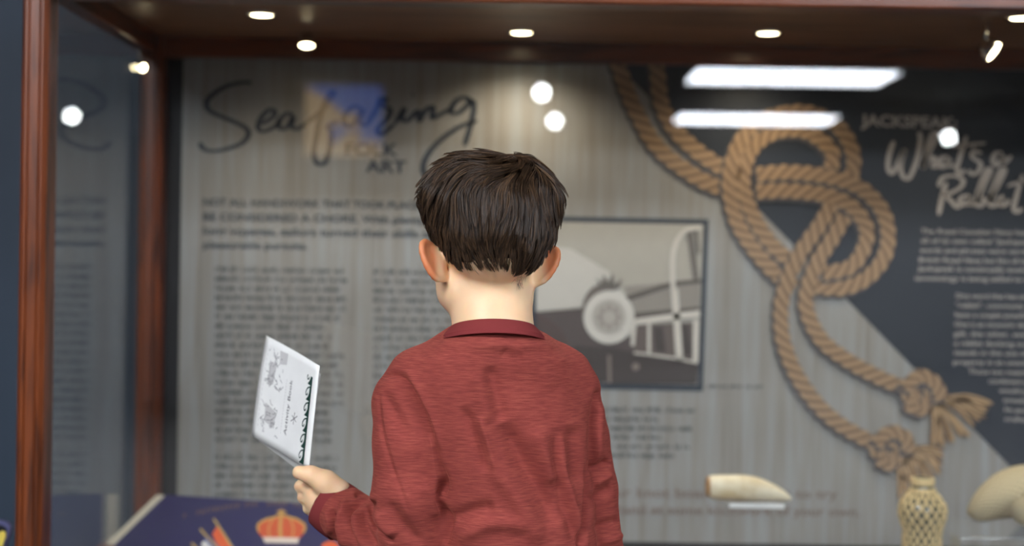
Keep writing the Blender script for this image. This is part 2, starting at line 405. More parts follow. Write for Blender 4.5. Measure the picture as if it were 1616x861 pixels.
sea = [[(332, 108), (300, 104), (225, 122), (165, 160), (146, 192), (165, 225), (250, 262), (308, 292), (318, 322), (290, 355), (230, 378), (175, 387), (135, 378), (118, 352)],
       [(372, 278), (415, 250), (428, 228), (408, 216), (372, 248), (358, 288), (378, 306), (420, 290), (458, 262)],
       [(505, 240), (478, 232), (445, 262), (450, 294), (478, 288), (505, 246), (498, 284), (520, 296), (560, 270)],
       [(560, 270), (620, 220), (665, 160), (668, 142), (650, 152), (618, 230), (598, 330), (588, 400), (604, 438), (632, 436), (652, 385), (660, 310), (648, 285), (690, 262)],
       [(782, 208), (748, 206), (712, 245), (722, 282), (756, 270), (788, 215), (780, 268), (802, 286)],
       [(802, 286), (845, 215), (862, 172), (884, 176), (868, 200), (902, 216), (893, 250), (852, 295), (866, 318), (920, 275)],
       [(920, 275), (962, 212), (950, 250), (972, 262), (1015, 218)], [(990, 158), (999, 152)],
       [(1020, 215), (1022, 262), (1045, 222), (1078, 205), (1076, 250), (1105, 238), (1150, 215)],
       [(1236, 190), (1212, 166), (1172, 182), (1152, 222), (1178, 232), (1215, 205), (1240, 180), (1246, 215), (1228, 300), (1208, 365)],
       [(1262, 262), (1190, 286), (1105, 345), (1052, 410), (1038, 465), (1060, 505)]]
ribbon_px(zs(sea, 270, 90, 2.609), 7.6, DARKP, 'script_heading', panel, 2, lab='dark flowing script reading Seafaring')
PALEP = plain('taupe_print', (196, 188, 182), .5)
wr = [[(238, 215), (215, 285), (212, 345), (232, 366), (262, 310), (288, 255), (270, 335), (284, 385), (312, 386), (345, 305), (362, 215), (356, 172)],
      [(372, 338), (402, 270), (440, 195), (438, 172), (416, 188), (394, 255), (374, 340), (392, 312), (420, 290), (430, 306), (422, 336), (450, 334)],
      [(495, 290), (465, 292), (452, 322), (470, 338), (498, 300), (496, 332), (525, 328)],
      [(578, 192), (548, 290), (534, 345), (548, 368), (572, 350)], [(512, 242), (590, 232), (670, 225)], [(618, 225), (608, 250)],
      [(650, 272), (614, 264), (606, 290), (642, 318), (638, 352), (608, 372), (588, 352)],
      [(748, 270), (715, 272), (702, 308), (722, 330), (750, 285), (750, 322), (790, 285)],
      [(484, 408), (464, 480), (448, 562)], [(448, 430), (466, 388), (520, 378), (562, 398), (550, 432), (496, 462), (474, 468), (506, 496), (532, 524), (552, 520)],
      [(596, 470), (562, 474), (546, 500), (568, 514), (596, 478), (594, 512), (622, 500)],
      [(620, 505), (668, 405), (692, 352), (672, 352), (640, 430), (622, 505), (644, 520), (664, 492), (650, 478)],
      [(678, 505), (735, 405), (758, 352), (738, 352), (706, 430), (686, 505), (708, 520), (728, 492), (714, 478)],
      [(748, 468), (734, 508), (752, 518), (780, 490)], [(768, 428), (776, 424)],
      [(842, 372), (812, 475), (800, 528), (814, 548), (840, 530)], [(774, 424), (820, 410), (866, 400)],
      [(880, 420), (905, 385), (930, 400), (915, 440), (895, 480)], [(888, 530), (894, 524)]]
ribbon_px(zs(wr, 1330, 150, 2.969), 6.5, PALEP, 'script_heading', panel, 3, lab="pale taupe script reading What's a Rabbit?")

def font_mesh(txt, bold=0.0):
    cu = bpy.data.curves.new('t', 'FONT'); cu.body = txt; cu.size = 1.0; cu.offset = bold; cu.resolution_u = 3
    o = bpy.data.objects.new('t', cu); COL.objects.link(o); bpy.context.view_layer.update()
    me = o.to_mesh(); V = np.array([v.co[:] for v in me.vertices]) if len(me.vertices) else np.zeros((0, 3)); Fc = [tuple(p.vertices) for p in me.polygons]
    o.to_mesh_clear(); bpy.data.objects.remove(o); bpy.data.curves.remove(cu)
    return V, Fc
def text_block(name, lines, m, parent, layer, mapf=None, lab=None, bold=0.02):
    """lines: (text, x0, x1, y_base at x0, y_base at x1, cap height px)"""
    AV = []; AF = []
    for (txt, x0, x1, yb0, yb1, h) in lines:
        V, Fc = font_mesh(txt, bold)
        if not len(V): continue
        mn, mxx = V[:, 0].min(), V[:, 0].max(); b = len(AV)
        for v in V:
            t = (v[0]-mn)/(mxx-mn); x = x0+(x1-x0)*t; y = yb0+(yb1-yb0)*t - v[1]*h/.72
            AV.append(mapf(x, y) if mapf else p2(x, y, layer))
        AF += [tuple(b+i for i in f) for f in Fc]
    o = link(name, meshof(AV, AF), m, parent)
    if lab: o['label'] = lab
    return o
TXT = plain('text_print', (50, 56, 64), .5); TXTS = plain('fine_text_print', (60, 62, 64), .5)
text_block('subheading', [('FOLK', 545, 628, 244, 246, 20), ('ART', 577, 641, 271, 273, 20)], DARKP, panel, 2, lab='dark capitals reading FOLK ART')
text_block('intro_text', [('NOT ALL HANDIWORK THAT TOOK PLACE AT SEA WOULD', 321, 790, 324, 331, 11.5), ('BE CONSIDERED A CHORE. With plenty of time during', 321, 790, 347, 354, 11.5),
                          ('long voyages, sailors turned their skills to more', 321, 740, 369, 375, 11.5), ('pleasurable pursuits.', 321, 486, 391, 393, 11.5)], TXT, panel, 2, lab='dark introductory text of four lines')
text_block('subheading', [('JACKSPEAK:', 1358, 1510, 198, 203, 18)], PALEP, panel, 3, lab='pale capitals reading JACKSPEAK', bold=.035)
text_block('paragraph', [('The Royal Canadian Navy has a slang', 1453, 1660, 368, 371, 8), ('all of its own called "Jackspeak", the', 1453, 1660, 383, 386, 8), ('words and phrases were carried over', 1451, 1660, 398, 401, 8),
                         ('British Royal Navy but like all languages', 1450, 1660, 413, 416, 8), ('Jackspeak is continually evolving and', 1448, 1660, 427, 430, 8), ('terminology is being added to this day', 1443, 1660, 442, 445, 8)],
           PALEP, panel, 3, lab='pale paragraph starting The Royal Canadian Navy', bold=0.0)
p2l = ['One word that has endured is', '"rabbit", commonly used to', 'have a couple possible roots', 'One is an innocent description', 'gift, the other, seeking to', 'a rabbit ducking out of', 'stands in the use of gov', 'property in an unauthorized',
       'Those two meanings', 'combined and', 'would pass', 'someth', 'he per', 'crafted']
x0s = [1508, 1508, 1507, 1506, 1505, 1505, 1505, 1504, 1528, 1560, 1576, 1583, 1585, 1585]
text_block('paragraph', [(t, x0s[i], min(1660, x0s[i]+len(t)*5.9), 470+i*14.9, 470+i*14.9+2, 8) for i, t in enumerate(p2l)], PALEP, panel, 3, lab='pale paragraph starting One word', bold=0.0)
REDP = plain('brown_print', (122, 106, 98), .5)
text_block('closing_text', [('Try our knot board and want to try', 905, 1322, 783, 786, 15), ('your hand at some knotwork of your own.', 915, 1357, 809, 814, 15)], REDP, panel, 2, lab='faint reddish-brown closing sentence')

def word_bars(name, rows, m, layer, seed, lab=None):
    """unreadable fine print: word-shaped runs of small upright marks. rows: x0,x1,y,xheight"""
    rnd = random.Random(seed); V = []; Fc = []
    for x0, x1, y, h in rows:
        x = x0
        while x < x1-6:
            n = rnd.randint(2, 9)
            for k in range(n):
                if x > x1-4: break
                up = h*(1.0 if rnd.random() < .72 else 1.45); dn = h*.35 if rnd.random() < .12 else 0
                for (a, c, e, f) in ((x, x+1.5, y-up, y+dn), (x+1.5, x+3.4, y-h*(1 if rnd.random() < .5 else .2), y-h*(1 if rnd.random() < .5 else .2)+1.4)):
                    sy = (a-x0)*.015
                    b = len(V); V += [p2(a, e+sy, layer), p2(c, e+sy, layer), p2(c, f+sy, layer), p2(a, f+sy, layer)]; Fc.append((b, b+1, b+2, b+3))
                x += 4.9
            x += 4.5
    o = link(name, meshof(V, Fc), m, panel)
    if lab: o['label'] = lab
rnd = random.Random(4)
word_bars('text_column', [(340, 553-rnd.random()*32, 428+i*14.9, 6.4) for i in range(19)] + [(338, 430, 711+0*15, 0.1)] + [(338, 545-rnd.random()*40, 724+i*14.6, 6.4) for i in range(5)], TXTS, 2, 1, 'left column of fine dark print')
word_bars('text_column', [(590, 800-rnd.random()*40, 432+i*14.9, 6.4) for i in range(16)], TXTS, 2, 2, 'middle column of fine dark print')
word_bars('text_column', [(900, 1098, 648, 6), (900, 1040, 663, 6), (900, 1095, 677, 6), (900, 1045, 691, 6), (900, 1098, 706, 6), (900, 1066, 720, 6)], TXTS, 2, 3, 'short block of fine print under the photograph')
word_bars('caption', [(1118, 1208, 611, 4)], TXTS, 2, 5, 'small photo caption')

# --- printed black-and-white photograph
photo = link('photo_print', meshof([p2(838, 341, 2), p2(1118, 346, 2), p2(1109, 617, 2), p2(838, 611, 2)], [(0, 1, 2, 3)]), plain('photo_border', (40, 50, 62), .5), panel)
photo['label'] = 'black and white ship photograph with dark border'
def ph(name, polys, col, layer, lab=None): return flat(name, polys, plain('photo_ink_%d_%d_%d' % col, col, .5), photo, layer, lab)
ph('sky', [[(846, 349), (1110, 354), (1101, 607), (846, 603)]], (168, 163, 152), 3)
ph('cloud', [[(846, 385), (900, 392), (960, 428), (990, 470), (940, 486), (846, 490)]], (192, 188, 180), 4)
ph('hull', [[(846, 492), (925, 484), (950, 520), (1102, 556), (1100, 606), (846, 602)]], (80, 70, 68), 4)
ph('deck', [[(905, 545), (960, 548), (1102, 574), (1100, 606), (960, 605), (905, 590)], [(846, 560), (900, 556), (950, 604), (846, 602)]], (62, 54, 52), 5)
ph('barrel', [[(985, 452), (1105, 442), (1104, 492), (1000, 500)]], (140, 134, 126), 5)
ph('barrel', [[(992, 494), (1104, 484), (1104, 494), (1000, 503)], [(985, 468), (1060, 444), (1106, 440), (1106, 446), (1062, 451), (990, 475)]], (84, 76, 70), 6, 'dark barrel shadow lines')
ph('bulwark', [[(1000, 512), (1103, 508), (1102, 566), (1000, 556)]], (96, 85, 80), 5)
ph('ladder_opening', [[(1030, 515), (1046, 515), (1050, 556), (1034, 554)], [(1072, 512), (1086, 512), (1092, 560), (1078, 560)]], (66, 58, 56), 6)
def ell(cx, cy, a, b, n=40): return [(cx+a*math.cos(2*PI*i/n), cy+b*math.sin(2*PI*i/n)) for i in range(n)]
def ringpoly(cx, cy, a1, b1, a0, b0, n=40):
    o = ell(cx, cy, a1, b1, n); i_ = ell(cx, cy, a0, b0, n)
    return [[o[k], o[(k+1) % n], i_[(k+1) % n], i_[k]] for k in range(n)]
ph('gun_mount', [ell(950, 492, 32, 44)], (104, 96, 90), 6)
ph('life_ring', ringpoly(961, 500, 40, 42, 25, 26), (202, 198, 190), 7)
ph('life_ring', [ell(961, 500, 26, 27)], (172, 166, 158), 7, 'pale centre disc with worn face')
ph('emblem', [ell(961+14*math.cos(a), 500+14*math.sin(a), 3.2, 5, 8) for a in [i*PI/4 for i in range(8)]], (140, 132, 124), 8)
ph('crest', [[(948, 455), (940, 438), (950, 446), (952, 432), (960, 445), (966, 430), (970, 448), (982, 440), (976, 456)]], (96, 90, 84), 7)
def strip(pts, wd):
    out = []
    P = catmull(pts, 5)
    for i in range(len(P)-1):
        (x0, y0), (x1, y1) = P[i], P[i+1]; l = math.hypot(x1-x0, y1-y0) or 1; nx, ny = -(y1-y0)/l*wd/2, (x1-x0)/l*wd/2
        out.append([(x0+nx, y0+ny), (x1+nx, y1+ny), (x1-nx, y1-ny), (x0-nx, y0-ny)])
    return out
ph('railing', strip([(1062, 458), (1061, 430), (1062, 400), (1070, 376), (1085, 362), (1106, 359)], 7) + strip([(1064, 456), (1068, 510), (1072, 568)], 11) + strip([(1000, 508), (1050, 501), (1104, 494)], 10) +
   strip([(1098, 505), (1097, 570)], 9) + strip([(1001, 510), (998, 545)], 6) + strip([(1024, 510), (1024, 560)], 5) + strip([(1000, 556), (1060, 564), (1100, 572)], 3.5), (204, 198, 188), 8, 'white ship railing')
ph('mast', strip([(1088, 366), (1094, 410), (1098, 440)], 9) + strip([(1098, 362), (1102, 400)], 5), (104, 98, 92), 7)
ph('winch', [ell(1003, 578, 6, 6, 12)], (128, 116, 108), 7); ph('stanchion', strip([(961, 560), (962, 604)], 5), (128, 116, 108), 7)

# --- printed rope (picture of a rope, flat ink)
def ropemat():
    m, nt, p = newmat('rope_ink'); L = nt.links.new
    uv = nt.nodes.new('ShaderNodeUVMap'); sp = nt.nodes.new('ShaderNodeSeparateXYZ'); L(uv.outputs[0], sp.inputs[0])
    vv = nt.nodes.new('ShaderNodeMath'); vv.operation = 'MULTIPLY_ADD'; vv.inputs[1].default_value = 1.25; L(sp.outputs['Y'], vv.inputs[0]); L(sp.outputs['X'], vv.inputs[2])
    fr = nt.nodes.new('ShaderNodeMath'); fr.operation = 'FRACT'; L(vv.outputs[0], fr.inputs[0])
    tc = nt.nodes.new('ShaderNodeTexCoord'); n = nt.nodes.new('ShaderNodeTexNoise'); n.inputs['Scale'].default_value = 160; n.inputs['Detail'].default_value = 3; L(tc.outputs['Object'], n.inputs['Vector'])
    ad = nt.nodes.new('ShaderNodeMath'); ad.operation = 'MULTIPLY_ADD'; ad.inputs[1].default_value = .25; L(n.outputs['Fac'], ad.inputs[0]); L(fr.outputs[0], ad.inputs[2])
    cr = nt.nodes.new('ShaderNodeValToRGB'); e = cr.color_ramp.elements
    e[0].position = .0; e[0].color = srgb(96, 76, 60); e[1].position = 1.15; e[1].color = srgb(108, 84, 64)
    for ps, c in ((.18, (120, 96, 74)), (.45, (170, 141, 109)), (.75, (156, 128, 98)), (.98, (114, 90, 70))):
        x = e.new(ps); x.color = srgb(c)
    L(ad.outputs[0], cr.inputs[0]); L(cr.outputs[0], p.inputs['Base Color']); p.inputs['Roughness'].default_value = .5
    return m
ROPE = ropemat(); RSH = plain('rope_shadow_ink', (74, 72, 74), .5)  # RSH: dark ink for the shadow painted beside each rope
def rope(name, pts, wd, layer, flip=False, lab=None, sh=True):
    P = catmull(pts, 10)
    # resample by arc length
    L_ = [0]
    for i in range(1, len(P)): L_.append(L_[-1] + math.dist(P[i], P[i-1]))
    n = int(L_[-1]/2.2); Q = []
    for i in range(n+1):
        s = L_[-1]*i/n; k = min(len(L_)-2, max(0, int(np.searchsorted(L_, s))-1)); t = (s-L_[k])/max(1e-6, L_[k+1]-L_[k])
        Q.append((P[k][0]+(P[k+1][0]-P[k][0])*t, P[k][1]+(P[k+1][1]-P[k][1])*t))
    def rib(off, wmul, layer, m, nm, par):
        V = []; Fc = []; U = []
        for i, (x, y) in enumerate(Q):
            x1, y1 = Q[min(i+1, n)]; x0, y0 = Q[max(i-1, 0)]; l = math.hypot(x1-x0, y1-y0); nx, ny = -(y1-y0)/l, (x1-x0)/l
            s = L_[-1]*i/n; ph_ = s/(wd*.82)
            wa = wd/2*wmul*(1+.07*math.sin(2*PI*ph_)); wb = wd/2*wmul*(1+.07*math.sin(2*PI*(ph_+.95)))
            V.append(p2(x+nx*wb+off[0], y+ny*wb+off[1], layer)); V.append(p2(x-nx*wa+off[0], y-ny*wa+off[1], layer))
            U += [(ph_, 1 if not flip else 0), (ph_, 0 if not flip else 1)]
        for i in range(n): Fc.append((2*i, 2*i+1, 2*i+3, 2*i+2))
        me = meshof(V, Fc); uvl = me.uv_layers.new(name='UVMap')
        for poly in me.polygons:
            for li, vi in zip(poly.loop_indices, poly.vertices): uvl.data[li].uv = U[vi]
        return link(nm, me, m, par)
    o = rib((0, 0), 1, layer, ROPE, name, panel)
    if sh: rib((-3.5, 4.5), 1.1, layer-.6, RSH, 'printed_shadow', o)  # offset dark ribbon paints the rope's drop shadow as part of the print
    if lab: o['label'] = lab
    return o
Z6 = lambda L: [(940+x/2.152, 80+y/2.152) for x, y in L]
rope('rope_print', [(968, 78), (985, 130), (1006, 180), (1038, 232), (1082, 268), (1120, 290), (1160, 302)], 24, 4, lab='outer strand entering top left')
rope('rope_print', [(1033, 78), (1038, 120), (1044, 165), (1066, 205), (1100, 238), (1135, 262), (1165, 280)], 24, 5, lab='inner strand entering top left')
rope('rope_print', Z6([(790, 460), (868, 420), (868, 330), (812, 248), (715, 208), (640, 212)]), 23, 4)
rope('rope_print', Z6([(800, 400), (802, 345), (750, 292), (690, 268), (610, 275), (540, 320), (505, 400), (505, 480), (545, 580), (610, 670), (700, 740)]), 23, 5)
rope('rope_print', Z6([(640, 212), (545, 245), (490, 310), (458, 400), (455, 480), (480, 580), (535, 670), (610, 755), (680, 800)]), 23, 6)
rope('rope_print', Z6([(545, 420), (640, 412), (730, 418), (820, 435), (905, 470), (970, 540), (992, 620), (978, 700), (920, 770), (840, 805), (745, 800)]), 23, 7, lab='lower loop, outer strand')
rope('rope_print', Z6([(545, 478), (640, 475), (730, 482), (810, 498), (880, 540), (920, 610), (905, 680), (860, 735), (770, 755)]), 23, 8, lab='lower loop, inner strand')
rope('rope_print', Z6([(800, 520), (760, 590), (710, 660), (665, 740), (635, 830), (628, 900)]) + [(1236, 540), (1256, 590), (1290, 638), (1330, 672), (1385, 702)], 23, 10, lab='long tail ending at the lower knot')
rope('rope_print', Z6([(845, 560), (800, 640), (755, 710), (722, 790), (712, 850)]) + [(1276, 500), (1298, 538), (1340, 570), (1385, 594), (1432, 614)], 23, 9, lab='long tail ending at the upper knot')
def tassel(cx, cy, ends, knot, layer, nm):
    rn = random.Random(cx); base = None
    strokes = []
    for i in range(38):
        t = i/37.0; k = t*(len(ends)-1); a = int(min(k, len(ends)-2)); f = k-a
        ex = ends[a][0]+(ends[a+1][0]-ends[a][0])*f + rn.uniform(-5, 5); ey = ends[a][1]+(ends[a+1][1]-ends[a][1])*f + rn.uniform(-8, 6)
        mx_, my_ = cx+(ex-cx)*.5+rn.uniform(-5, 5)+6*(1-t), cy+(ey-cy)*.45+rn.uniform(-4, 4)-6*(1-t)
        strokes.append([(cx+rn.uniform(-8, 4), cy+rn.uniform(-8, 8)), (mx_, my_), (ex, ey)])
    cols = [plain('fibre_ink_a', (162, 130, 94), .6), plain('fibre_ink_b', (116, 90, 64), .6), plain('fibre_ink_c', (182, 150, 112), .6)]
    base = ribbon_px(strokes[0::2], 6, cols[0], nm, panel, layer, False, 'frayed rope end')
    ribbon_px(strokes[1::3], 3.4, cols[1], 'fibres', base, layer+.6, False); ribbon_px(strokes[0::3], 3.0, cols[2], 'fibres', base, layer+.9, False)
    knot = [[(cx-34, cy-8), (cx-22, cy-6), (cx-8, cy+4)]] + knot
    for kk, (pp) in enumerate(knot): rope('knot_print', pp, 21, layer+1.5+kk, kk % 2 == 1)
tassel(1470, 628, [(1560, 630), (1552, 650), (1530, 685), (1500, 700), (1466, 700)], [[(1424, 602), (1436, 632), (1446, 640)], [(1440, 590), (1462, 602), (1466, 625), (1450, 645), (1428, 634)], [(1425, 612), (1450, 592), (1476, 606), (1482, 632)]], 11, 'frayed_end_print')
tassel(1424, 708, [(1486, 712), (1484, 740), (1462, 768), (1438, 776), (1414, 782)], [[(1378, 706), (1392, 722), (1404, 726)], [(1386, 690), (1408, 694), (1420, 706), (1404, 730), (1384, 724)], [(1380, 700), (1402, 680), (1428, 690), (1432, 714)]], 11, 'frayed_end_print')
for o in panel.children: o.matrix_parent_inverse = Matrix.Translation(-Vector(panel.location))

# ============================================================ EXHIBITS IN THE CASE
ACR = glassmat('clear_acrylic'); FROST = plain('polished_acrylic_edge', (240, 240, 236), .25)
IVORY, nt_, p_ = newmat('aged_ivory')
n_ = nt_.nodes.new('ShaderNodeTexNoise'); n_.inputs['Scale'].default_value = 22; n_.inputs['Detail'].default_value = 5
tc_ = nt_.nodes.new('ShaderNodeTexCoord'); nt_.links.new(tc_.outputs['Object'], n_.inputs['Vector'])
cr_ = nt_.nodes.new('ShaderNodeValToRGB'); cr_.color_ramp.elements[0].position = .3; cr_.color_ramp.elements[0].color = srgb(205, 180, 130); cr_.color_ramp.elements[1].position = .6; cr_.color_ramp.elements[1].color = srgb(238, 226, 196)
nt_.links.new(n_.outputs['Fac'], cr_.inputs[0]); nt_.links.new(cr_.outputs[0], p_.inputs['Base Color']); p_.inputs['Roughness'].default_value = .35
YT = 2.74
def riser(name, x0, x1, y0, y1, ztop, label, edge=None):
    t = empty(name, ((x0+x1)/2, (y0+y1)/2, ZD), label, 'display stand')
    hx, hy, h = (x1-x0)/2, (y1-y0)/2, ztop-ZD
    box('top', (-hx, hx, -hy, hy, h-.005, h), ACR, t, .0008)
    for s in (-1, 1): box('side', (s*hx-(.004 if s > 0 else 0), s*hx+(.004 if s < 0 else 0), -hy, hy, 0, h-.005), ACR, t)
    if edge: 
        o = box('front_lip', (edge[0]-(x0+x1)/2, edge[1]-(x0+x1)/2, -hy-.003, -hy, h-.009, h), FROST, t, .001); o['label'] = 'bright white front lip'
    return t
tzt = at(1195, 791, YT).z
e0, e1 = at(1151, 794, YT-.025).x, at(1238, 794, YT-.025).x
riser('acrylic_stand', e0-.006, e1+.004, YT-.022, YT+.03, tzt, 'small clear acrylic stand with a white edge holding the whale tooth', (e0, e1))
# whale tooth: swept tapering body
tooth = empty('whale_tooth', ((e0+e1)/2, YT, tzt), 'pale ivory whale tooth with brown-tinged root end, lying on the small stand', 'whale tooth')
sp_pts = catmull([(1119, 767, 16.5), (1127, 768, 19), (1150, 769, 20.5), (1175, 769.5, 20.5), (1198, 772, 18.5), (1222, 777, 13), (1238, 782, 8), (1246, 785.5, 4), (1249, 787, 1.2)], 5)
V = []; Fc = []; seg = 24
for i, (x, y, r) in enumerate(sp_pts):
    c = at(x, y, YT); R_ = r/F*YT
    z0 = max(c.z-R_, tzt+.0005); zc = (c.z+R_+z0)/2; rz = (c.z+R_-z0)/2
    for k in range(seg):
        a = 2*PI*k/seg; q = 1+.03*math.sin(3*a+i*.2)
        V.append(Vector((c.x, c.y+math.cos(a)*R_*.95*q, zc+math.sin(a)*rz)) - tooth.location)
n = len(sp_pts)
for i in range(n-1):
    for k in range(seg): k2 = (k+1) % seg; Fc.append((i*seg+k, i*seg+k2, (i+1)*seg+k2, (i+1)*seg+k))
Fc.append(tuple(range(seg))[::-1]); Fc.append(tuple((n-1)*seg+k for k in range(seg)))
link('ivory_body', meshof(V, Fc), IVORY, tooth, True)
rootm = plain('brown_root', (176, 128, 72), .6)
V2 = []; cc = at(1119, 769, YT)
V2, F2 = [], []
for i, (dx, s) in enumerate(((.0, .99), (-.004, .93), (-.005, .7), (-.001, .55))):
    c = at(1119, 767, YT); R_ = 16.5/F*YT
    z0 = max(c.z-R_, tzt+.0005); zc = (c.z+R_+z0)/2; rz = (c.z+R_-z0)/2
    for k in range(seg):
        a = 2*PI*k/seg; V2.append(Vector((c.x+dx, c.y+math.cos(a)*R_*.95*s, zc+math.sin(a)*rz*s))-tooth.location)
for i in range(3):
    for k in range(seg): k2 = (k+1) % seg; F2.append((i*seg+k2, i*seg+k, (i+1)*seg+k, (i+1)*seg+k2))
F2.append(tuple(3*seg+k for k in range(seg)))
link('root_end', meshof(V2, F2), rootm, tooth, True)['label'] = 'brown root end'

# macrame covered bottle
YBt = 2.70
bt = at(1456, 790, YBt)
cord = plain('beige_cord', (222, 196, 142), .85)
bottle = empty('corded_bottle', (bt.x, YBt, ZD), 'glass bottle covered in beige knotted cord netting, right of the whale tooth', 'bottle')
HB = at(1456, 752, YBt).z - ZD
kk = YBt/F
prof = [(0, .0), (.030, .0), (.034, .006), (.035, .05), (.0345, HB-84*kk), (35*kk, HB-66*kk), (36.5*kk, HB-52*kk), (34*kk, HB-42*kk), (26*kk, HB-30*kk), (18.5*kk, HB-22*kk), (17*kk, HB-10*kk), (17*kk, HB-3*kk), (14*kk, HB-1*kk), (12*kk, HB-2*kk), (11*kk, HB-20*kk)]
lathe('glass_body', [(r-.002 if r > .003 else r, z) for r, z in prof], plain('smoky_glass', (98, 96, 78), .1, 0, .8), bottle, 40)
def rad_at(z):
    zz = [p[1] for p in prof[:12]]; rr = [p[0] for p in prof[:12]]; zz[0] = -1e-4; return float(np.interp(z, zz, rr))
V, Fc = [], []
NC = 15
for sgn in (-1, 1):
    for c in range(NC):
        P = []
        for i in range(70):
            z = .003 + (HB-20*kk)*i/69; a = 2*PI*c/NC + sgn*z*17
            r = rad_at(z) + .0002 + .0007*math.sin(i*1.4+c)*sgn; P.append((r*math.cos(a), r*math.sin(a), z))
        tube_geo(P, .0021, 5, V, Fc)
link('cord_netting', meshof(V, Fc), cord, bottle, True)
V, Fc = [], []
def ringtube(r, z, tr, V, Fc, n=36): tube_geo([(r*math.cos(2*PI*i/n), r*math.sin(2*PI*i/n), z) for i in range(n+1)], tr, 8, V, Fc)
for q in range(4): ringtube(16.8*kk, HB-(3+q*2.6)*kk, .0022, V, Fc)
link('neck_band', meshof(V, Fc), cord, bottle, True)['label'] = 'wrapped cord rim'
V, Fc = [], []
for q in range(3): ringtube(17.2*kk, HB-(19+q*2.6)*kk, .0019, V, Fc)
link('neck_band', meshof(V, Fc), cord, bottle, True)['label'] = 'cord wrapping at the neck'

# woven cord pieces on an acrylic shelf
def weavemat():
    m, nt, p = newmat('woven_cream_cord'); L = nt.links.new
    uv = nt.nodes.new('ShaderNodeUVMap'); mp = nt.nodes.new('ShaderNodeMapping'); mp.inputs['Scale'].default_value = (15, 24, 1); L(uv.outputs[0], mp.inputs[0])
    sp = nt.nodes.new('ShaderNodeSeparateXYZ'); L(mp.outputs[0], sp.inputs[0])
    hs = []
    for ax in ('X', 'Y'):
        ml = nt.nodes.new('ShaderNodeMath'); ml.operation = 'MULTIPLY'; ml.inputs[1].default_value = 2*PI; L(sp.outputs[ax], ml.inputs[0])
        s = nt.nodes.new('ShaderNodeMath'); s.operation = 'SINE'; L(ml.outputs[0], s.inputs[0]); hs.append(s)
    mu = nt.nodes.new('ShaderNodeMath'); mu.operation = 'MULTIPLY'; L(hs[0].outputs[0], mu.inputs[0]); L(hs[1].outputs[0], mu.inputs[1])
    bp = nt.nodes.new('ShaderNodeBump'); bp.inputs['Distance'].default_value = .005; bp.inputs['Strength'].default_value = .9; L(mu.outputs[0], bp.inputs['Height']); L(bp.outputs[0], p.inputs['Normal'])
    p.inputs['Base Color'].default_value = srgb(226, 208, 166); p.inputs['Roughness'].default_value = .85
    return m
WV = weavemat()
YS = 2.72
shz = at(1570, 834, YS).z
riser('acrylic_stand', .832, .832+.42, YS-.10, YS+.12, shz, 'clear acrylic shelf at the right edge carrying the woven cord pieces')
def pod(pts, depth, name, label):
    """pts: (px, py, half height px)"""
    P = catmull(pts, 6); seg = 28; V = []; Fc = []; U = []
    c0 = at(P[0][0], P[0][1], YS)
    for i, (x, y, r) in enumerate(P):
        j0, j1 = max(i-1, 0), min(i+1, len(P)-1); tx, ty = P[j1][0]-P[j0][0], P[j1][1]-P[j0][1]; l = math.hypot(tx, ty); nx, ny = -ty/l, tx/l
        for k in range(seg):
            a = 2*PI*k/seg; s = math.sin(a)
            q = at(x+nx*r*s, y+ny*r*s, YS); v = Vector((q.x, YS+math.cos(a)*r/F*YS*depth, max(q.z, shz+.0006))); V.append(v)
            U.append((i/len(P)*1.2, k/seg))
    n = len(P)
    for i in range(n-1):
        for k in range(seg): k2 = (k+1) % seg; Fc.append((i*seg+k2, i*seg+k, (i+1)*seg+k, (i+1)*seg+k2))
    Fc.append(tuple(range(seg))); Fc.append(tuple((n-1)*seg+k for k in range(seg))[::-1])
    me = meshof(V, Fc); uvl = me.uv_layers.new(name='UVMap')
    for poly in me.polygons:
        for li, vi in zip(poly.loop_indices, poly.vertices): uvl.data[li].uv = U[vi]
    o = link(name, me, WV, None, True); tag(o, label, 'cordwork'); return o
pod([(1530, 814, 3), (1533, 812, 11), (1545, 805, 20), (1566, 792, 30), (1592, 780, 38), (1622, 774, 41), (1655, 772, 34), (1674, 772, 8)], 1.1, 'woven_cord_slipper', 'cream woven cord piece with rounded tip sloping up at right edge of photo')
YS = 2.635
o = pod([(1597, 812, 3), (1600, 811, 14), (1610, 808, 21), (1636, 803, 27), (1676, 800, 28), (1696, 799, 8)], .7, 'woven_cord_slipper', 'second cream woven cord tip, smaller and lower, cut by right edge of photo')

# ---- navy fabric souvenir board on a slope
TL = at(262, 782, 2.95); TR = at(610, 804, 2.82)
ex = (TR-TL).normalized(); down = Vector((.026, -.355, -(TL.z-ZD)))
down = (down - ex*down.dot(ex)); Ld = down.length*1.0; dn = down.normalized(); nrm = ex.cross(dn).normalized()
if nrm.y > 0: nrm = -nrm
Wd = (TR-TL).length
brd = empty('souvenir_board', (TL+TR)/2 + Vector((0, -.15, ZD-(TL.z+TR.z)/2)), 'navy cloth picture board with crown and flags leaning at lower left inside case', 'picture board')
NAVYC = plain('navy_satin', (30, 26, 84), .45, 0, .4)
def slab(name, u0, u1, v0, v1, t0, t1, m, parent):
    V = []
    for t in (t0, t1):
        for (u, v) in ((u0, v0), (u1, v0), (u1, v1), (u0, v1)): V.append(TL + ex*u + dn*v + nrm*t)
    o = link(name, meshof(V, [(0, 1, 2, 3), (7, 6, 5, 4), (0, 4, 5, 1), (1, 5, 6, 2), (2, 6, 7, 3), (3, 7, 4, 0)]), m, parent); return o
WM = plain('white_mount', (215, 208, 190), .7)
slab('mount', -.024, Wd+.02, -.004, Ld-.004, -.014, -.001, WM, brd)['label'] = 'cream white mount showing at the left side'
slab('cloth', 0, Wd, 0, Ld-.01, -.001, .003, NAVYC, brd)
bk = TL + ex*Wd*.5
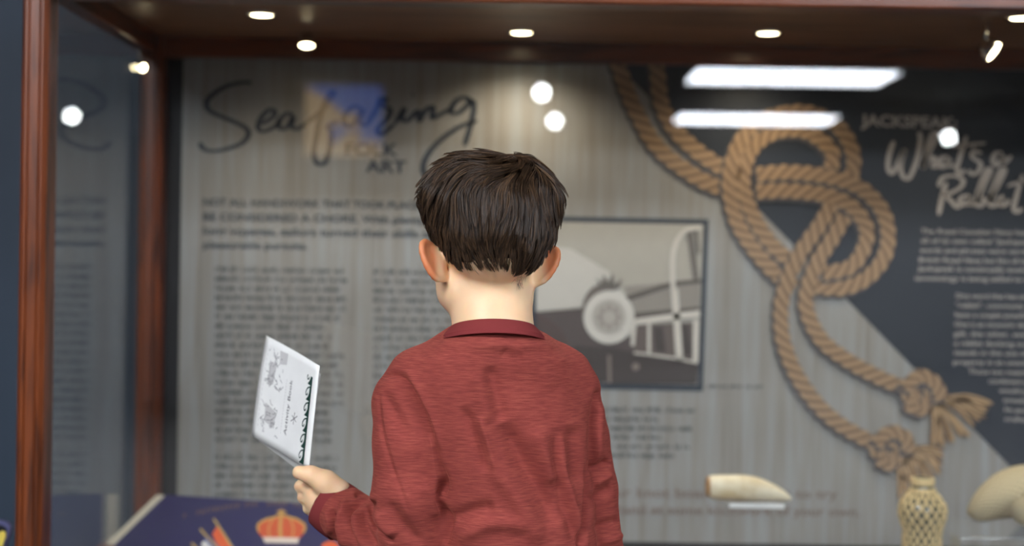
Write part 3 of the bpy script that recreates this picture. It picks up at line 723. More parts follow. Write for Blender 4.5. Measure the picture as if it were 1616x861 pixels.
slab_n = meshof([TL-ex*.01-nrm*.014, TR-nrm*.014, Vector((TR.x, TR.y+.03, ZD+.001)), Vector((TL.x, TL.y+.03, ZD+.001)), TL-ex*.01-nrm*.018, TR-nrm*.018, Vector((TR.x, TR.y+.036, ZD+.001)), Vector((TL.x, TL.y+.036, ZD+.001))],
                [(0, 1, 2, 3), (7, 6, 5, 4), (0, 4, 5, 1), (1, 5, 6, 2), (2, 6, 7, 3), (3, 7, 4, 0)])
link('strut', slab_n, WM, brd)
def bp(px, py, t=.0036): 
    return on_plane(px, py, TL + nrm*t, nrm)
def bflat(name, polys, col, t, lab=None, rough=.6):
    V = []; Fc = []
    for poly in polys:
        b = len(V); V += [bp(x, y, t) for x, y in poly]; Fc.append(tuple(range(b, b+len(poly))))
    o = link(name, meshof(V, Fc), plain('thread_%d_%d_%d' % col, col, rough), brd)
    if lab: o['label'] = lab
    return o
GOLD = (206, 160, 84)
bflat('crown', [[(406, 838), (407, 828), (418, 820), (432, 815), (444, 813), (458, 815), (470, 820), (481, 828), (480, 840), (470, 852), (418, 852)]], (205, 84, 40), .0038, 'red and gold crown')
bflat('crown_trim', strip([(408, 838), (407, 828), (418, 820), (433, 816), (444, 812), (457, 816), (470, 820), (481, 829), (479, 840)], 3.5) + strip([(444, 812), (442, 830), (443, 848)], 5) + strip([(432, 816), (424, 832), (426, 848)], 2) + strip([(457, 816), (463, 832), (461, 848)], 2)
      + [ell(444, 808, 3.5, 5, 12)] + strip([(437, 807), (451, 807)], 3), GOLD, .0042)
bflat('crown_band', [[(414, 847), (472, 848), (470, 857), (418, 856)]], (226, 210, 200), .0044, 'white crown band')
bflat('flag', [[(343, 829), (352, 838), (366, 861), (366, 890), (350, 880), (335, 842)]], (226, 96, 44), .0038, 'orange flag')
bflat('flag', [[(322, 848), (330, 846), (352, 868), (372, 892), (340, 892)]], (40, 70, 150), .0040, 'blue flag')
bflat('flag', [[(318, 856), (324, 852), (345, 876), (350, 892), (322, 892)]], (222, 222, 224), .0042, 'white flag')
bflat('flagpole', strip([(337, 818), (352, 840), (372, 872), (385, 892)], 3.5) + strip([(316, 834), (330, 850), (352, 874)], 3.5) + strip([(302, 856), (312, 866), (330, 884)], 3.5), (190, 160, 96), .0044)
bflat('flag', [[(508, 858), (520, 852), (532, 856), (536, 866), (530, 892), (505, 892)]], (224, 92, 40), .0038, 'orange emblem by the sleeve')
rn = random.Random(8); st = []
for i in range(34):
    t = i/33; x = 290+t*230; y = 817-math.sin(min(1, t*1.25)*PI*.55)*25 + 4*t*t*3
    if i in (1, 2, 13, 17, 18, 24): continue
    st += strip([(x, y), (x+1, y-7)], 1.6) + strip([(x+1, y-7+rn.choice((0, 3, 6))), (x+4, y-7+rn.choice((0, 3, 6)))], 1.5)
bflat('lettering', st, (122, 96, 78), .0038, 'arched worn gold lettering')
for o in brd.children: o.matrix_parent_inverse = Matrix.Translation(-Vector(brd.location))

# ---- dark board outside the case, cut by the left edge
sb = empty('floor_sign', (at(-60, 861, 2.45).x, 2.45, 0), 'dark sign with pale violet rim and yellow strip at bottom left corner', 'sign')
lx = sb.location
def sq(px, py, t=0): v = at(px, py, 2.45); return Vector((v.x, 2.45-t, v.z)) - lx
def plate(name, poly, t0, t1, m):
    n = len(poly); V = [sq(x, y, t0) for x, y in poly] + [sq(x, y, t1) for x, y in poly]
    Fc = [tuple(range(n)), tuple(range(n, 2*n))[::-1]] + [(i, (i+1) % n, n+(i+1) % n, n+i) for i in range(n)]
    return link(name, meshof(V, Fc), m, sb)
plate('rim', [(-120, 795), (-20, 817), (10, 824), (16, 831), (15, 842), (-5, 900), (-30, 960), (-150, 930)], -.012, 0, plain('violet_rim', (92, 92, 132), .4))
plate('face', [(-118, 799), (-20, 822), (6, 829), (11, 834), (10, 842), (-9, 898), (-34, 955), (-146, 926)], 0, .003, plain('sign_black', (16, 18, 26), .4))
plate('stripe', [(-2, 842), (4, 836), (10, 838), (11, 844), (-6, 892), (-30, 950), (-44, 946), (-14, 880)], .003, .005, plain('sign_yellow', (236, 210, 92), .5))
sz = sq(-70, 930).z
tube('post', [(0, .008, .02), (0, .008, sz+.04)], .014, BLACK, sb); lathe('base', [(0, 0), (.13, 0), (.13, .012), (.02, .022), (0, .022)], BLACK, sb, 32)

# ============================================================ SIGNED-DISTANCE MODELLING (figure)
class Grid:
    def __init__(s, lo, hi, h):
        s.lo = np.array(lo, np.float64); s.h = h; s.n = np.ceil((np.array(hi)-s.lo)/h).astype(int)+1
        s.F = np.full(s.n, .08, np.float32); s.ax = [s.lo[i]+h*np.arange(s.n[i]) for i in range(3)]
    def window(s, lo, hi):
        i0 = np.clip(np.floor((np.array(lo)-s.lo)/s.h).astype(int), 0, s.n); i1 = np.clip(np.ceil((np.array(hi)-s.lo)/s.h).astype(int)+1, 0, s.n)
        return tuple(slice(a, b) for a, b in zip(i0, i1))
    def pts(s, w):
        return (s.ax[0][w[0]][:, None, None].astype(np.float32), s.ax[1][w[1]][None, :, None].astype(np.float32), s.ax[2][w[2]][None, None, :].astype(np.float32))
    def comb(s, w, d, k, op):
        A = s.F[w]
        if A.size == 0: return
        d = np.broadcast_to(d, A.shape)
        if op == 'u': 
            h = np.clip(.5+.5*(d-A)/k, 0, 1); s.F[w] = d*(1-h)+A*h - k*h*(1-h)
        elif op == 's':
            h = np.clip(.5-.5*(d+A)/k, 0, 1); s.F[w] = A*(1-h)-d*h + k*h*(1-h)
    def ell(s, c, r, R=None, k=.004, op='u'):
        c = np.array(c, float); r = np.array(r, float); m = r.max()+k+.012; w = s.window(c-m, c+m); X, Y, Z = s.pts(w); X, Y, Z = X-c[0], Y-c[1], Z-c[2]
        if R is not None: 
            R = np.array(R); X, Y, Z = (R[0, i]*X+R[1, i]*Y+R[2, i]*Z for i in range(3))
        k0 = np.sqrt((X/r[0])**2+(Y/r[1])**2+(Z/r[2])**2)+1e-6; k1 = np.sqrt((X/r[0]**2)**2+(Y/r[1]**2)**2+(Z/r[2]**2)**2)+1e-6
        s.comb(w, k0*(k0-1)/k1, k, op)
    def cone(s, a, b, ra, rb, k=.004, op='u', squash=None):
        a = np.array(a, float); b = np.array(b, float); m = max(ra, rb)+k+.012
        w = s.window(np.minimum(a, b)-m, np.maximum(a, b)+m); X, Y, Z = s.pts(w); X, Y, Z = X-a[0], Y-a[1], Z-a[2]; v = b-a
        t = np.clip((X*v[0]+Y*v[1]+Z*v[2])/max(1e-9, v@v), 0, 1)
        dx, dy, dz = X-t*v[0], Y-t*v[1], Z-t*v[2]
        if squash is not None:
            n, q = squash; n = np.array(n, float); n /= np.linalg.norm(n); dt = dx*n[0]+dy*n[1]+dz*n[2]; ex = (1/q-1); dx, dy, dz = dx+n[0]*dt*ex, dy+n[1]*dt*ex, dz+n[2]*dt*ex
        s.comb(w, np.sqrt(dx*dx+dy*dy+dz*dz)-(ra+(rb-ra)*t), k, op)
    def chain(s, P, R, k=.004, op='u', squash=None):
        for i in range(len(P)-1): s.cone(P[i], P[i+1], R[i], R[i+1], k, op, squash)
    def loft(s, T, yaw, k=.01, e=2.3, op='u'):
        """T rows (z, cx, cy, hw, hd) ascending z"""
        T = np.array(sorted(T)); z0, z1 = T[0, 0], T[-1, 0]; m = T[:, 3].max()+.03
        lo = (T[:, 1].min()-m, T[:, 2].min()-m, z0-.02); hi = (T[:, 1].max()+m, T[:, 2].max()+m, z1+.02)
        w = s.window(lo, hi); X, Y, Z = s.pts(w); zz = Z.ravel(); g = lambda i: np.interp(zz, T[:, 0], T[:, i])[None, None, :].astype(np.float32)
        X, Y = X-g(1), Y-g(2); c, sn = math.cos(yaw), math.sin(yaw); X, Y = c*X+sn*Y, -sn*X+c*Y
        q = (np.abs(X/g(3))**e+np.abs(Y/g(4))**e)**(1/e)
        d = (q-1)*np.minimum(g(3), g(4)); d = np.maximum(d, np.maximum(z0-Z, Z-z1)); s.comb(w, d, k, op)
    def nets(s):
        F_ = s.F; I = F_ < 0; n = s.n-1
        c = np.zeros(n, np.int8)
        for dx in (0, 1):
            for dy in (0, 1):
                for dz in (0, 1): c += I[dx:dx+n[0], dy:dy+n[1], dz:dz+n[2]]
        act = np.argwhere((c > 0) & (c < 8)); idx = np.full(n, -1, np.int32); idx[act[:, 0], act[:, 1], act[:, 2]] = np.arange(len(act))
        corn = [(a, b, d) for a in (0, 1) for b in (0, 1) for d in (0, 1)]
        val = np.stack([F_[act[:, 0]+a, act[:, 1]+b, act[:, 2]+d] for a, b, d in corn], 1)
        S = np.zeros((len(act), 3)); cnt = np.zeros(len(act))
        for i in range(8):
            for j in range(i+1, 8):
                if sum(abs(p-q) for p, q in zip(corn[i], corn[j])) != 1: continue
                m = (val[:, i] < 0) != (val[:, j] < 0); t = val[m, i]/(val[m, i]-val[m, j])
                S[m] += np.array(corn[i])+t[:, None]*(np.array(corn[j])-np.array(corn[i])); cnt[m] += 1
        V = s.lo+s.h*(act+S/cnt[:, None]); Q = []
        for ax in range(3):
            b_, c_ = (ax+1) % 3, (ax+2) % 3
            A = I; sl0 = [slice(None)]*3; sl1 = [slice(None)]*3; sl0[ax] = slice(0, -1); sl1[ax] = slice(1, None)
            ch = A[tuple(sl0)] != A[tuple(sl1)]; e = np.argwhere(ch)
            ok = (e[:, b_] > 0) & (e[:, c_] > 0) & (e[:, b_] < s.n[b_]-1) & (e[:, c_] < s.n[c_]-1); e = e[ok]
            ins = A[e[:, 0], e[:, 1], e[:, 2]]
            def cell(db, dc):
                q = e.copy(); q[:, b_] -= db; q[:, c_] -= dc; return idx[q[:, 0], q[:, 1], q[:, 2]]
            quad = np.stack([cell(1, 1), cell(0, 1), cell(0, 0), cell(1, 0)], 1)
            quad[~ins] = quad[~ins][:, ::-1]; Q.append(quad)
        return V, np.concatenate(Q)

def normals(V, Q):
    a, b, c, d = (V[Q[:, i]] for i in range(4)); fn = np.cross(c-a, d-b); N = np.zeros_like(V)
    for i in range(4): np.add.at(N, Q[:, i], fn)
    return N/(np.linalg.norm(N, axis=1)[:, None]+1e-12)
def smooth(V, Q, it=1, lam=.5):
    for _ in range(it):
        S = np.zeros_like(V); c = np.zeros(len(V))
        for i in range(4):
            j = (i+1) % 4
            np.add.at(S, Q[:, i], V[Q[:, j]]); np.add.at(c, Q[:, i], 1); np.add.at(S, Q[:, j], V[Q[:, i]]); np.add.at(c, Q[:, j], 1)
        V = V+(S/c[:, None]-V)*lam
    return V

D0 = 1.79
def W(px, py, dy=0.0): return np.array(at(px, py, D0+dy)[:])

# ---- head frame
HC = W(771, 352, 0.0); YAW = math.radians(17); RL = math.radians(2.0)
Rz = np.array([[math.cos(YAW), -math.sin(YAW), 0], [math.sin(YAW), math.cos(YAW), 0], [0, 0, 1]])
Ry = np.array([[math.cos(RL), 0, math.sin(RL)], [0, 1, 0], [-math.sin(RL), 0, math.cos(RL)]])
Rx_ = math.radians(-4); Rx = np.array([[1, 0, 0], [0, math.cos(Rx_), -math.sin(Rx_)], [0, math.sin(Rx_), math.cos(Rx_)]])
HR = Rz @ Ry @ Rx
def H(x, y, z): return HC + HR @ np.array([x, y, z])

person = empty('person', (float(W(790, 600)[0]), D0, 0), 'child with short dark brown hair and red long-sleeved sweater, back turned, holding a booklet', 'person')
def skinmat():
    m, nt, p = newmat('skin'); L = nt.links.new
    tc = nt.nodes.new('ShaderNodeTexCoord'); n = nt.nodes.new('ShaderNodeTexNoise'); n.inputs['Scale'].default_value = 14; n.inputs['Detail'].default_value = 5; L(tc.outputs['Object'], n.inputs['Vector'])
    cr = nt.nodes.new('ShaderNodeValToRGB'); e = cr.color_ramp.elements; e[0].position = .3; e[0].color = srgb(234, 190, 148); e[1].position = .7; e[1].color = srgb(243, 208, 168)
    L(n.outputs['Fac'], cr.inputs[0]); at_ = nt.nodes.new('ShaderNodeAttribute'); at_.attribute_name = 'rosy'
    mr = nt.nodes.new('ShaderNodeMix'); mr.data_type = 'RGBA'; mr.inputs[7].default_value = srgb(226, 142, 96); L(at_.outputs['Fac'], mr.inputs[0]); L(cr.outputs[0], mr.inputs[6]); L(mr.outputs[2], p.inputs['Base Color']); p.inputs['Roughness'].default_value = .5
    p.inputs['Subsurface Weight'].default_value = .35; p.inputs['Subsurface Radius'].default_value = (1.0, .35, .15); p.inputs['Subsurface Scale'].default_value = .008
    n2 = nt.nodes.new('ShaderNodeTexNoise'); n2.inputs['Scale'].default_value = 500; L(tc.outputs['Object'], n2.inputs['Vector'])
    b = nt.nodes.new('ShaderNodeBump'); b.inputs['Strength'].default_value = .06; b.inputs['Distance'].default_value = .0006; L(n2.outputs['Fac'], b.inputs['Height']); L(b.outputs[0], p.inputs['Normal'])
    return m
SKIN = skinmat()

g = Grid((-.34, 1.60, .02), (.30, 2.08, 1.20), .0026)
# skull and face
g.ell(H(0, -.004, .0), (.070, .088, .076), HR)
g.ell(H(0, -.035, -.028), (.058, .052, .05), HR, .02)
g.ell(H(0, .034, -.050), (.053, .052, .070), HR, .015)
g.ell(H(0, .045, -.102), (.031, .034, .026), HR, .02)
for s in (-1, 1):
    g.ell(H(s*.034, .056, -.056), (.024, .024, .024), HR, .012)
    g.ell(H(s*.042, .018, -.086), (.015, .03, .022), HR, .02)
    g.ell(H(s*.027, .092, -.026), (.014, .008, .009), HR, .008, 's')
    g.ell(H(s*.027, .078, -.026), (.0125, .0115, .0115), HR, .002)
g.chain([H(0, .084, -.02), H(0, .092, -.038), H(0, .101, -.050)], [.006, .007, .009], .008)
for s in (-1, 1): g.ell(H(s*.009, .093, -.053), (.0065, .007, .005), HR, .004)
g.ell(H(0, .090, -.071), (.017, .007, .0045), HR, .004); g.ell(H(0, .088, -.078), (.015, .008, .005), HR, .004)
g.cone(H(-.018, .098, -.0745), H(.018, .098, -.0745), .0012, .0012, .002, 's')
# ears
for s in (-1, 1):
    outw = .80 if s < 0 else .62
    u = np.array([s*.58, -.10, 1.0]); u /= np.linalg.norm(u); wv = np.array([s*outw, -math.sqrt(1-outw*outw), 0]); wv -= u*(wv@u); wv /= np.linalg.norm(wv); nn = np.cross(u, wv)
    Rl = HR @ np.stack([wv, u, nn], 1)
    c = np.array([s*.0660, -.004, -.048]) + wv*.0110
    g.ell(H(*c), (.0165, .0275, .0042), Rl, .005)
    g.ell(H(*(c-u*.020-wv*.004)), (.0095, .0105, .0048), Rl, .004)
    P = []
    for i in range(13):
        a = math.radians(-60+i*20); P.append(H(*(c+wv*.0155*math.cos(a)+u*.0265*math.sin(a))))
    g.chain(P, [.0034]*13, .003)
    g.ell(H(*(c-wv*.009-u*.002)), (.009, .017, .0085), Rl, .006)
    fr = nn if (nn@np.array([0, 1, 0])) > 0 else -nn
    g.ell(H(*(c+fr*.0055-wv*.001)), (.0115, .019, .0045), Rl, .003, 's')
# neck, trunk
g.chain([W(773, 425, .012), W(776, 475, .0), W(779, 530, -.012), W(780, 560, -.006)], [.042, .0445, .0465, .040], .02)
YT_ = math.radians(14)
def row(py, px, hw, hd, dy=0.0):
    p = W(px, py, dy); return (p[2], p[0], p[1], hw, hd)
g.loft([row(560, 780, .05, .040, 0), row(600, 778, .080, .046, .004), row(680, 792, .078, .048, .006), row(780, 806, .074, .049, .012), row(880, 815, .074, .050, .017), row(980, 818, .085, .057, .015), row(1040, 818, .085, .058, .015)], YT_, .02)
SHL, ELL_, WRL = W(640, 632, -.012), W(652, 872, -.005), W(512, 792, .100)
SHR, ELR, WRR = W(900, 618, .035), W(942, 875, .06), W(938, 1040, .11)
g.chain([SHL, ELL_, WRL], [.024, .021, .019], .008); g.chain([SHR+np.array([-.012, .004, -.004]), ELR, WRR], [.020, .019, .019], .008)
# left hand closed on the booklet
TH = [W(532, 776, .086), W(513, 761, .083), W(491, 749, .080), W(472, 745, .081)]
g.cone(WRL, W(505, 782, .108), .0205, .022, .008, squash=((1, .3, -.6), .85))
g.ell(W(508, 781, .106), (.021, .022, .028), None, .012)
g.chain(TH, [.0185, .0160, .0112, .0092], .007)
fy = [(475, 767, .0088), (480, 784, .0090), (488, 801, .0086), (498, 815, .0074)]
for i, (fx, fyy, r) in enumerate(fy):
    mc = W(500+i*5, 752+i*17+5, .142-.004*i)
    g.chain([mc, W(fx+4, fyy-2, .138-.003*i), W(fx, fyy, .120-.003*i), W(fx+10, fyy+3, .104-.002*i), W(fx+21, fyy+4, .103)], [r*1.15, r*1.08, r, r*.97, r*.9], .0026)
# right hand hanging
hd = (WRR-ELR)/np.linalg.norm(WRR-ELR); pr = np.array([.25, 1, .1]); pr -= hd*(pr@hd); pr /= np.linalg.norm(pr); si = np.cross(hd, pr)
PC = WRR+hd*.035
g.ell(PC, (.012, .026, .034), np.stack([si, pr, hd], 1), .01)
for i in range(4):
    b0 = PC+hd*.026+pr*(.019-.0125*i); L0 = [.040, .046, .043, .034][i]; d1 = hd+si*-.12; d2 = hd-si*.45; d1 /= np.linalg.norm(d1); d2 /= np.linalg.norm(d2)
    g.chain([b0, b0+d1*L0*.45, b0+d1*L0*.45+d2*L0*.55], [.0075, .007, .0058], .003)
g.chain([PC-hd*.015+pr*.018, PC+hd*.008+pr*.036, PC+hd*.03+pr*.040], [.011, .009, .007], .005)
# legs and feet
HL = [W(778, 1030, .0), W(765, 1300, .01), W(762, 1620, -.01)]; HRt = [W(860, 1030, .025), W(872, 1300, .045), W(876, 1620, .02)]
def ankle(P): P = P.copy(); P[2] = .07; return P
for L3 in (HL, HRt):
    an = ankle(L3[2]); kn = L3[1].copy(); kn[2] = .31
    g.chain([L3[0], kn, an], [.052, .036, .024], .02); g.chain([an, an+np.array([-.02, .07, -.035])], [.024, .02], .01)
V, Q = g.nets(); V = smooth(V, Q, 1, .4)
body = link('body', fastmesh(V, Q), SKIN, person, True)
PLc = (V-HC) @ HR
em = np.clip((np.abs(PLc[:, 0])-.066)/.008, 0, 1)*np.clip((.034-np.abs(PLc[:, 2]+.048))/.006, 0, 1)*(np.abs(PLc[:, 1]) < .04)
atr = body.data.attributes.new('rosy', 'FLOAT', 'POINT'); atr.data.foreach_set('value', em.astype(np.float32))
EYE = plain('eye_white', (235, 230, 225), .15); IRIS = plain('iris_brown', (52, 32, 20), .1)
for s in (-1, 1):
    M4 = Matrix.Translation(Vector(H(s*.027, .0795, -.026))) @ Matrix(HR).to_4x4() @ Matrix.Rotation(-PI/2, 4, 'X')
    e_ = lathe('eye', [(.0115*math.sin(a), .0115*math.cos(a)) for a in np.linspace(0, PI, 14)], EYE, person, 20, M4)
    lathe('iris', [(.0118*math.sin(a), .0118*math.cos(a)) for a in np.linspace(0, .5, 5)], IRIS, e_, 20, M4)

# ---- sweater
def sweatermat():
    m, nt, p = newmat('brick_red_slub_knit'); L = nt.links.new
    tc = nt.nodes.new('ShaderNodeTexCoord')
    def nz(sc, det=2):
        mp = nt.nodes.new('ShaderNodeMapping'); mp.inputs['Scale'].default_value = sc; L(tc.outputs['Object'], mp.inputs['Vector'])
        n = nt.nodes.new('ShaderNodeTexNoise'); n.inputs['Scale'].default_value = 1; n.inputs['Detail'].default_value = det; n.inputs['Distortion'].default_value = .3; L(mp.outputs[0], n.inputs['Vector']); return n
    a = nz((60, 60, 820), 3); b = nz((900, 900, 700), 1); c = nz((7, 7, 9), 3)
    cr = nt.nodes.new('ShaderNodeValToRGB'); e = cr.color_ramp.elements; e[0].position = .34; e[0].color = srgb(120, 53, 48); e[1].position = .72; e[1].color = srgb(150, 74, 63); x = e.new(.5); x.color = srgb(134, 61, 54)
    L(a.outputs['Fac'], cr.inputs[0])
    L(cr.outputs[0], p.inputs['Base Color']); p.inputs['Roughness'].default_value = .9; p.inputs['Specular IOR Level'].default_value = .15
    p.inputs['Sheen Weight'].default_value = .25; p.inputs['Sheen Roughness'].default_value = .5; p.inputs['Sheen Tint'].default_value = srgb(220, 130, 110)
    ad = nt.nodes.new('ShaderNodeMath'); ad.operation = 'MULTIPLY_ADD'; ad.inputs[1].default_value = .35; L(b.outputs['Fac'], ad.inputs[0]); L(a.outputs['Fac'], ad.inputs[2])
    bp_ = nt.nodes.new('ShaderNodeBump'); bp_.inputs['Strength'].default_value = .42; bp_.inputs['Distance'].default_value = .0012; L(ad.outputs[0], bp_.inputs['Height']); L(bp_.outputs[0], p.inputs['Normal'])
    return m
SWEAT = sweatermat(); RIB = plain('brick_red_rib', (122, 50, 50), .9, 0, .15)
s_ = Grid((-.30, 1.62, .56), (.22, 2.04, .985), .0023)
s_.loft([row(514, 778, .047, .047, -.012), row(528, 777, .062, .060, -.010), row(540, 777, .075, .070, -.008), row(550, 776, .086, .069, -.006), row(565, 775, .104, .071, -.004), row(600, 776, .116, .071, -.002), row(680, 796, .112, .072, .0), row(760, 808, .104, .073, .006), row(860, 816, .102, .075, .012),
         row(950, 819, .108, .078, .014), row(1000, 819, .104, .076, .014)], YT_, .012, 2.2)
s_.chain([W(720, 565, -.008), W(660, 600, -.012), SHL], [.034, .036, .040], .018)
s_.chain([W(840, 560, .01), W(885, 592, .028), SHR], [.032, .034, .037], .018)
s_.chain([W(640, 636, -.014), W(643, 700, -.022), W(645, 780, -.024), ELL_], [.041, .0425, .044, .0435], .010)
s_.chain([ELL_, W(590, 838, .05), W(546, 811, .083), W(531, 802, .094)], [.0425, .038, .034, .0320], .008)
s_.chain([SHR, W(918, 690, .045), W(932, 770, .055), ELR], [.036, .0345, .034, .034], .008)
s_.chain([ELR, W(941, 960, .086), WRR], [.034, .031, .028], .008)
V, Q = s_.nets(); V = smooth(V, Q, 2, .5)
N = normals(V, Q)
px, py = proj(V); facing = np.clip(-N[:, 1]*1.6+.25, 0, 1)
def segdist(px, py, pts):
    pts = catmull(pts, 6); best = np.full(len(px), 1e9); bt_ = np.zeros(len(px)); n = len(pts)-1
    for i in range(n):
        ax, ay = pts[i]; bx, by = pts[i+1]; vx, vy = bx-ax, by-ay; t = np.clip(((px-ax)*vx+(py-ay)*vy)/(vx*vx+vy*vy+1e-9), 0, 1)
        d = np.hypot(px-ax-t*vx, py-ay-t*vy); m = d < best; best[m] = d[m]; bt_[m] = (i+t[m])/n
    return best, bt_
Z5 = lambda L: [(560+x/2.261, 480+y/2.261) for x, y in L]
Z8 = lambda L: [(440+x/5.35, 700+y/5.35) for x, y in L]
FOLDS = [ # polyline, width px, depth mm (negative: valley), taper ends
 (Z5([(86, 262), (130, 248), (180, 268), (225, 330), (262, 410), (285, 490), (300, 580), (308, 680)]), 4.5, -3.2, 1),
 (Z5([(180, 236), (215, 285), (250, 350), (275, 420), (300, 520)]), 8, 3.0, 1),
 (Z5([(300, 560), (318, 640), (300, 700), (330, 770), (325, 861)]), 6, -5.0, 1),
 (Z5([(275, 460), (290, 560), (312, 640)]), 7, 3.0, 1),
 (Z5([(80, 300), (92, 420), (120, 540), (160, 650), (200, 760)]), 3, -1.2, 1),
 (Z5([(100, 310), (150, 400), (200, 480)]), 9, -2.2, 1),
 (Z5([(868, 318), (852, 420), (848, 520), (842, 620), (826, 740), (812, 861)]), 5, -4.5, 0),
 (Z5([(880, 340), (872, 450), (868, 560)]), 9, 2.5, 1),
 (Z5([(740, 470), (742, 560), (766, 660), (800, 770), (830, 870)]), 7, 2.8, 1),
 (Z5([(722, 440), (722, 560), (742, 680), (775, 780), (805, 870)]), 10, -3.8, 1),
 (Z5([(775, 430), (785, 540), (795, 640)]), 14, -3.5, 1),
 (Z5([(530, 420), (590, 540), (660, 660), (730, 790)]), 17, -6.5, 1),
 (Z5([(480, 560), (560, 670), (620, 770), (660, 861)]), 14, 3.5, 1),
 (Z5([(640, 440), (690, 560), (720, 640)]), 12, 3.0, 1),
 (Z5([(480, 220), (505, 320), (530, 420)]), 12, -3.0, 1),
 (Z5([(430, 240), (450, 330), (480, 430)]), 12, 2.2, 1),
 (Z5([(385, 360), (420, 440), (455, 530), (470, 600)]), 9, -3.2, 1),
 (Z5([(440, 400), (475, 500), (495, 590)]), 8, 2.6, 1),
 (Z5([(335, 770), (420, 740), (500, 720)]), 12, -3.5, 1),
 (Z5([(370, 840), (460, 790), (540, 780), (620, 800)]), 12, 3.2, 1),
 (Z5([(520, 170), (560, 190), (600, 185)]), 9, -1.4, 1),
 (Z5([(560, 150), (640, 220), (720, 300)]), 18, 1.6, 1),
 (Z5([(846, 590), (880, 575), (905, 555)]), 6, -4.0, 1), (Z5([(850, 640), (890, 620), (915, 600)]), 6, 2.6, 1),
 (Z5([(838, 700), (880, 670), (915, 650)]), 7, -2.8, 1), (Z5([(845, 800), (900, 780), (945, 770)]), 6, -2.5, 1), (Z5([(870, 850), (930, 835), (955, 815)]), 6, 2.6, 1),
 (Z5([(235, 640), (280, 690), (300, 760)]), 10, 2.4, 1), (Z5([(120, 700), (170, 780), (240, 861)]), 10, -2.6, 1), (Z5([(60, 720), (110, 800), (140, 870)]), 8, 2.6, 1),
 (Z8([(600, 395), (690, 385), (770, 440), (800, 480)]), 6, 2.6, 1), (Z8([(640, 430), (720, 425), (780, 462)]), 3, -3.6, 1),
 (Z8([(780, 480), (690, 480), (620, 540), (590, 640), (620, 760), (680, 861)]), 4, -4.6, 1), (Z8([(560, 450), (545, 560), (510, 660), (530, 790), (580, 880)]), 6, 3.6, 1),
 (Z8([(445, 545), (465, 630), (470, 720), (520, 830)]), 4, -4.6, 1), (Z8([(660, 560), (650, 680), (700, 800), (760, 900)]), 7, 3.4, 1),
 (Z8([(800, 480), (780, 560), (800, 640), (870, 740), (980, 830)]), 5, -5.2, 1), (Z8([(740, 540), (720, 640), (760, 760), (830, 870)]), 5, -3.0, 1),
 (Z8([(860, 560), (900, 660), (990, 770)]), 7, 3.2, 1), (Z8([(400, 560), (420, 650), (440, 760)]), 6, 2.0, 1),
]
disp = np.zeros(len(V))
for pts, wd, dep, tp in FOLDS:
    d, t = segdist(px, py, pts); prof_ = np.exp(-(d/wd)**2); tpf = np.minimum(1, np.minimum(t, 1-t)*5+.05) if tp else 1.0
    disp += dep*.0021*prof_*tpf
nzv = np.array([mnoise.noise(Vector((v[0]*22, v[1]*22, v[2]*15))) + .5*mnoise.noise(Vector((v[0]*45, v[1]*45, v[2]*30))) for v in V])
V = V + N*(disp*facing + nzv*.0016)[:, None]
V = smooth(V, Q, 1, .3)
sweater = link('sweater', fastmesh(V, Q), SWEAT, person, True)
def band(name, c, ax, r1, r2, h, th, m, parent, flare=0.0, xdir=(1, 0, 0), grooves=(), bow=0.0):
    """elastic band: closed ring of rectangular section around axis ax"""
    ax = Vector(ax).normalized(); xd = Vector(xdir); xd = (xd-ax*xd.dot(ax)).normalized(); yd = ax.cross(xd); n = 72; V = []; Fc = []
    pr_ = []
    K = 16
    for i in range(K+1):
        t = i/K; gr = sum(-.0016*math.exp(-((t-q)/.035)**2) for q in grooves); pr_.append((th+gr+.0012*math.sin(PI*t), (t-.5)*h))
    pr_ += [(0, h/2), (-.004, h/2-.002), (-.004, -h/2)]
    k = len(pr_)
    for i in range(n):
        a = 2*PI*i/n
        for (o_, z) in pr_:
            f = flare*(.5-z/h)
            V.append(Vector(c)+xd*math.cos(a)*(r1+o_+f)+yd*math.sin(a)*(r2+o_+f)+ax*(z+bow*math.cos(a)**2))
    for i in range(n):
        j = (i+1) % n
        for q in range(k): Fc.append((i*k+q, j*k+q, j*k+(q+1) % k, i*k+(q+1) % k))
    return link(name, meshof(V, Fc), m, parent, True)
cN = W(778, 527, -.010)
band('collar', cN, (-.02, .22, 1), .0500, .0500, .020, .0028, RIB, sweater, .0158, grooves=(.07, .2), bow=-.001)
cdir = Vector(W(522, 797, .100)-W(560, 824, .086)).normalized()
band('cuff', W(530, 802, .094), cdir, .0335, .0310, .036, .0020, RIB, sweater, .002, (0, 0, 1))
band('cuff', WRR, (WRR-ELR), .026, .026, .035, .001, RIB, sweater)
band('hem', row(998, 819, 0, 0, .014)[1:3]+(row(998, 819, 0, 0)[0],), (0, 0, 1), .107, .081, .045, .001, RIB, sweater, .0, (math.cos(YT_), math.sin(YT_), 0))

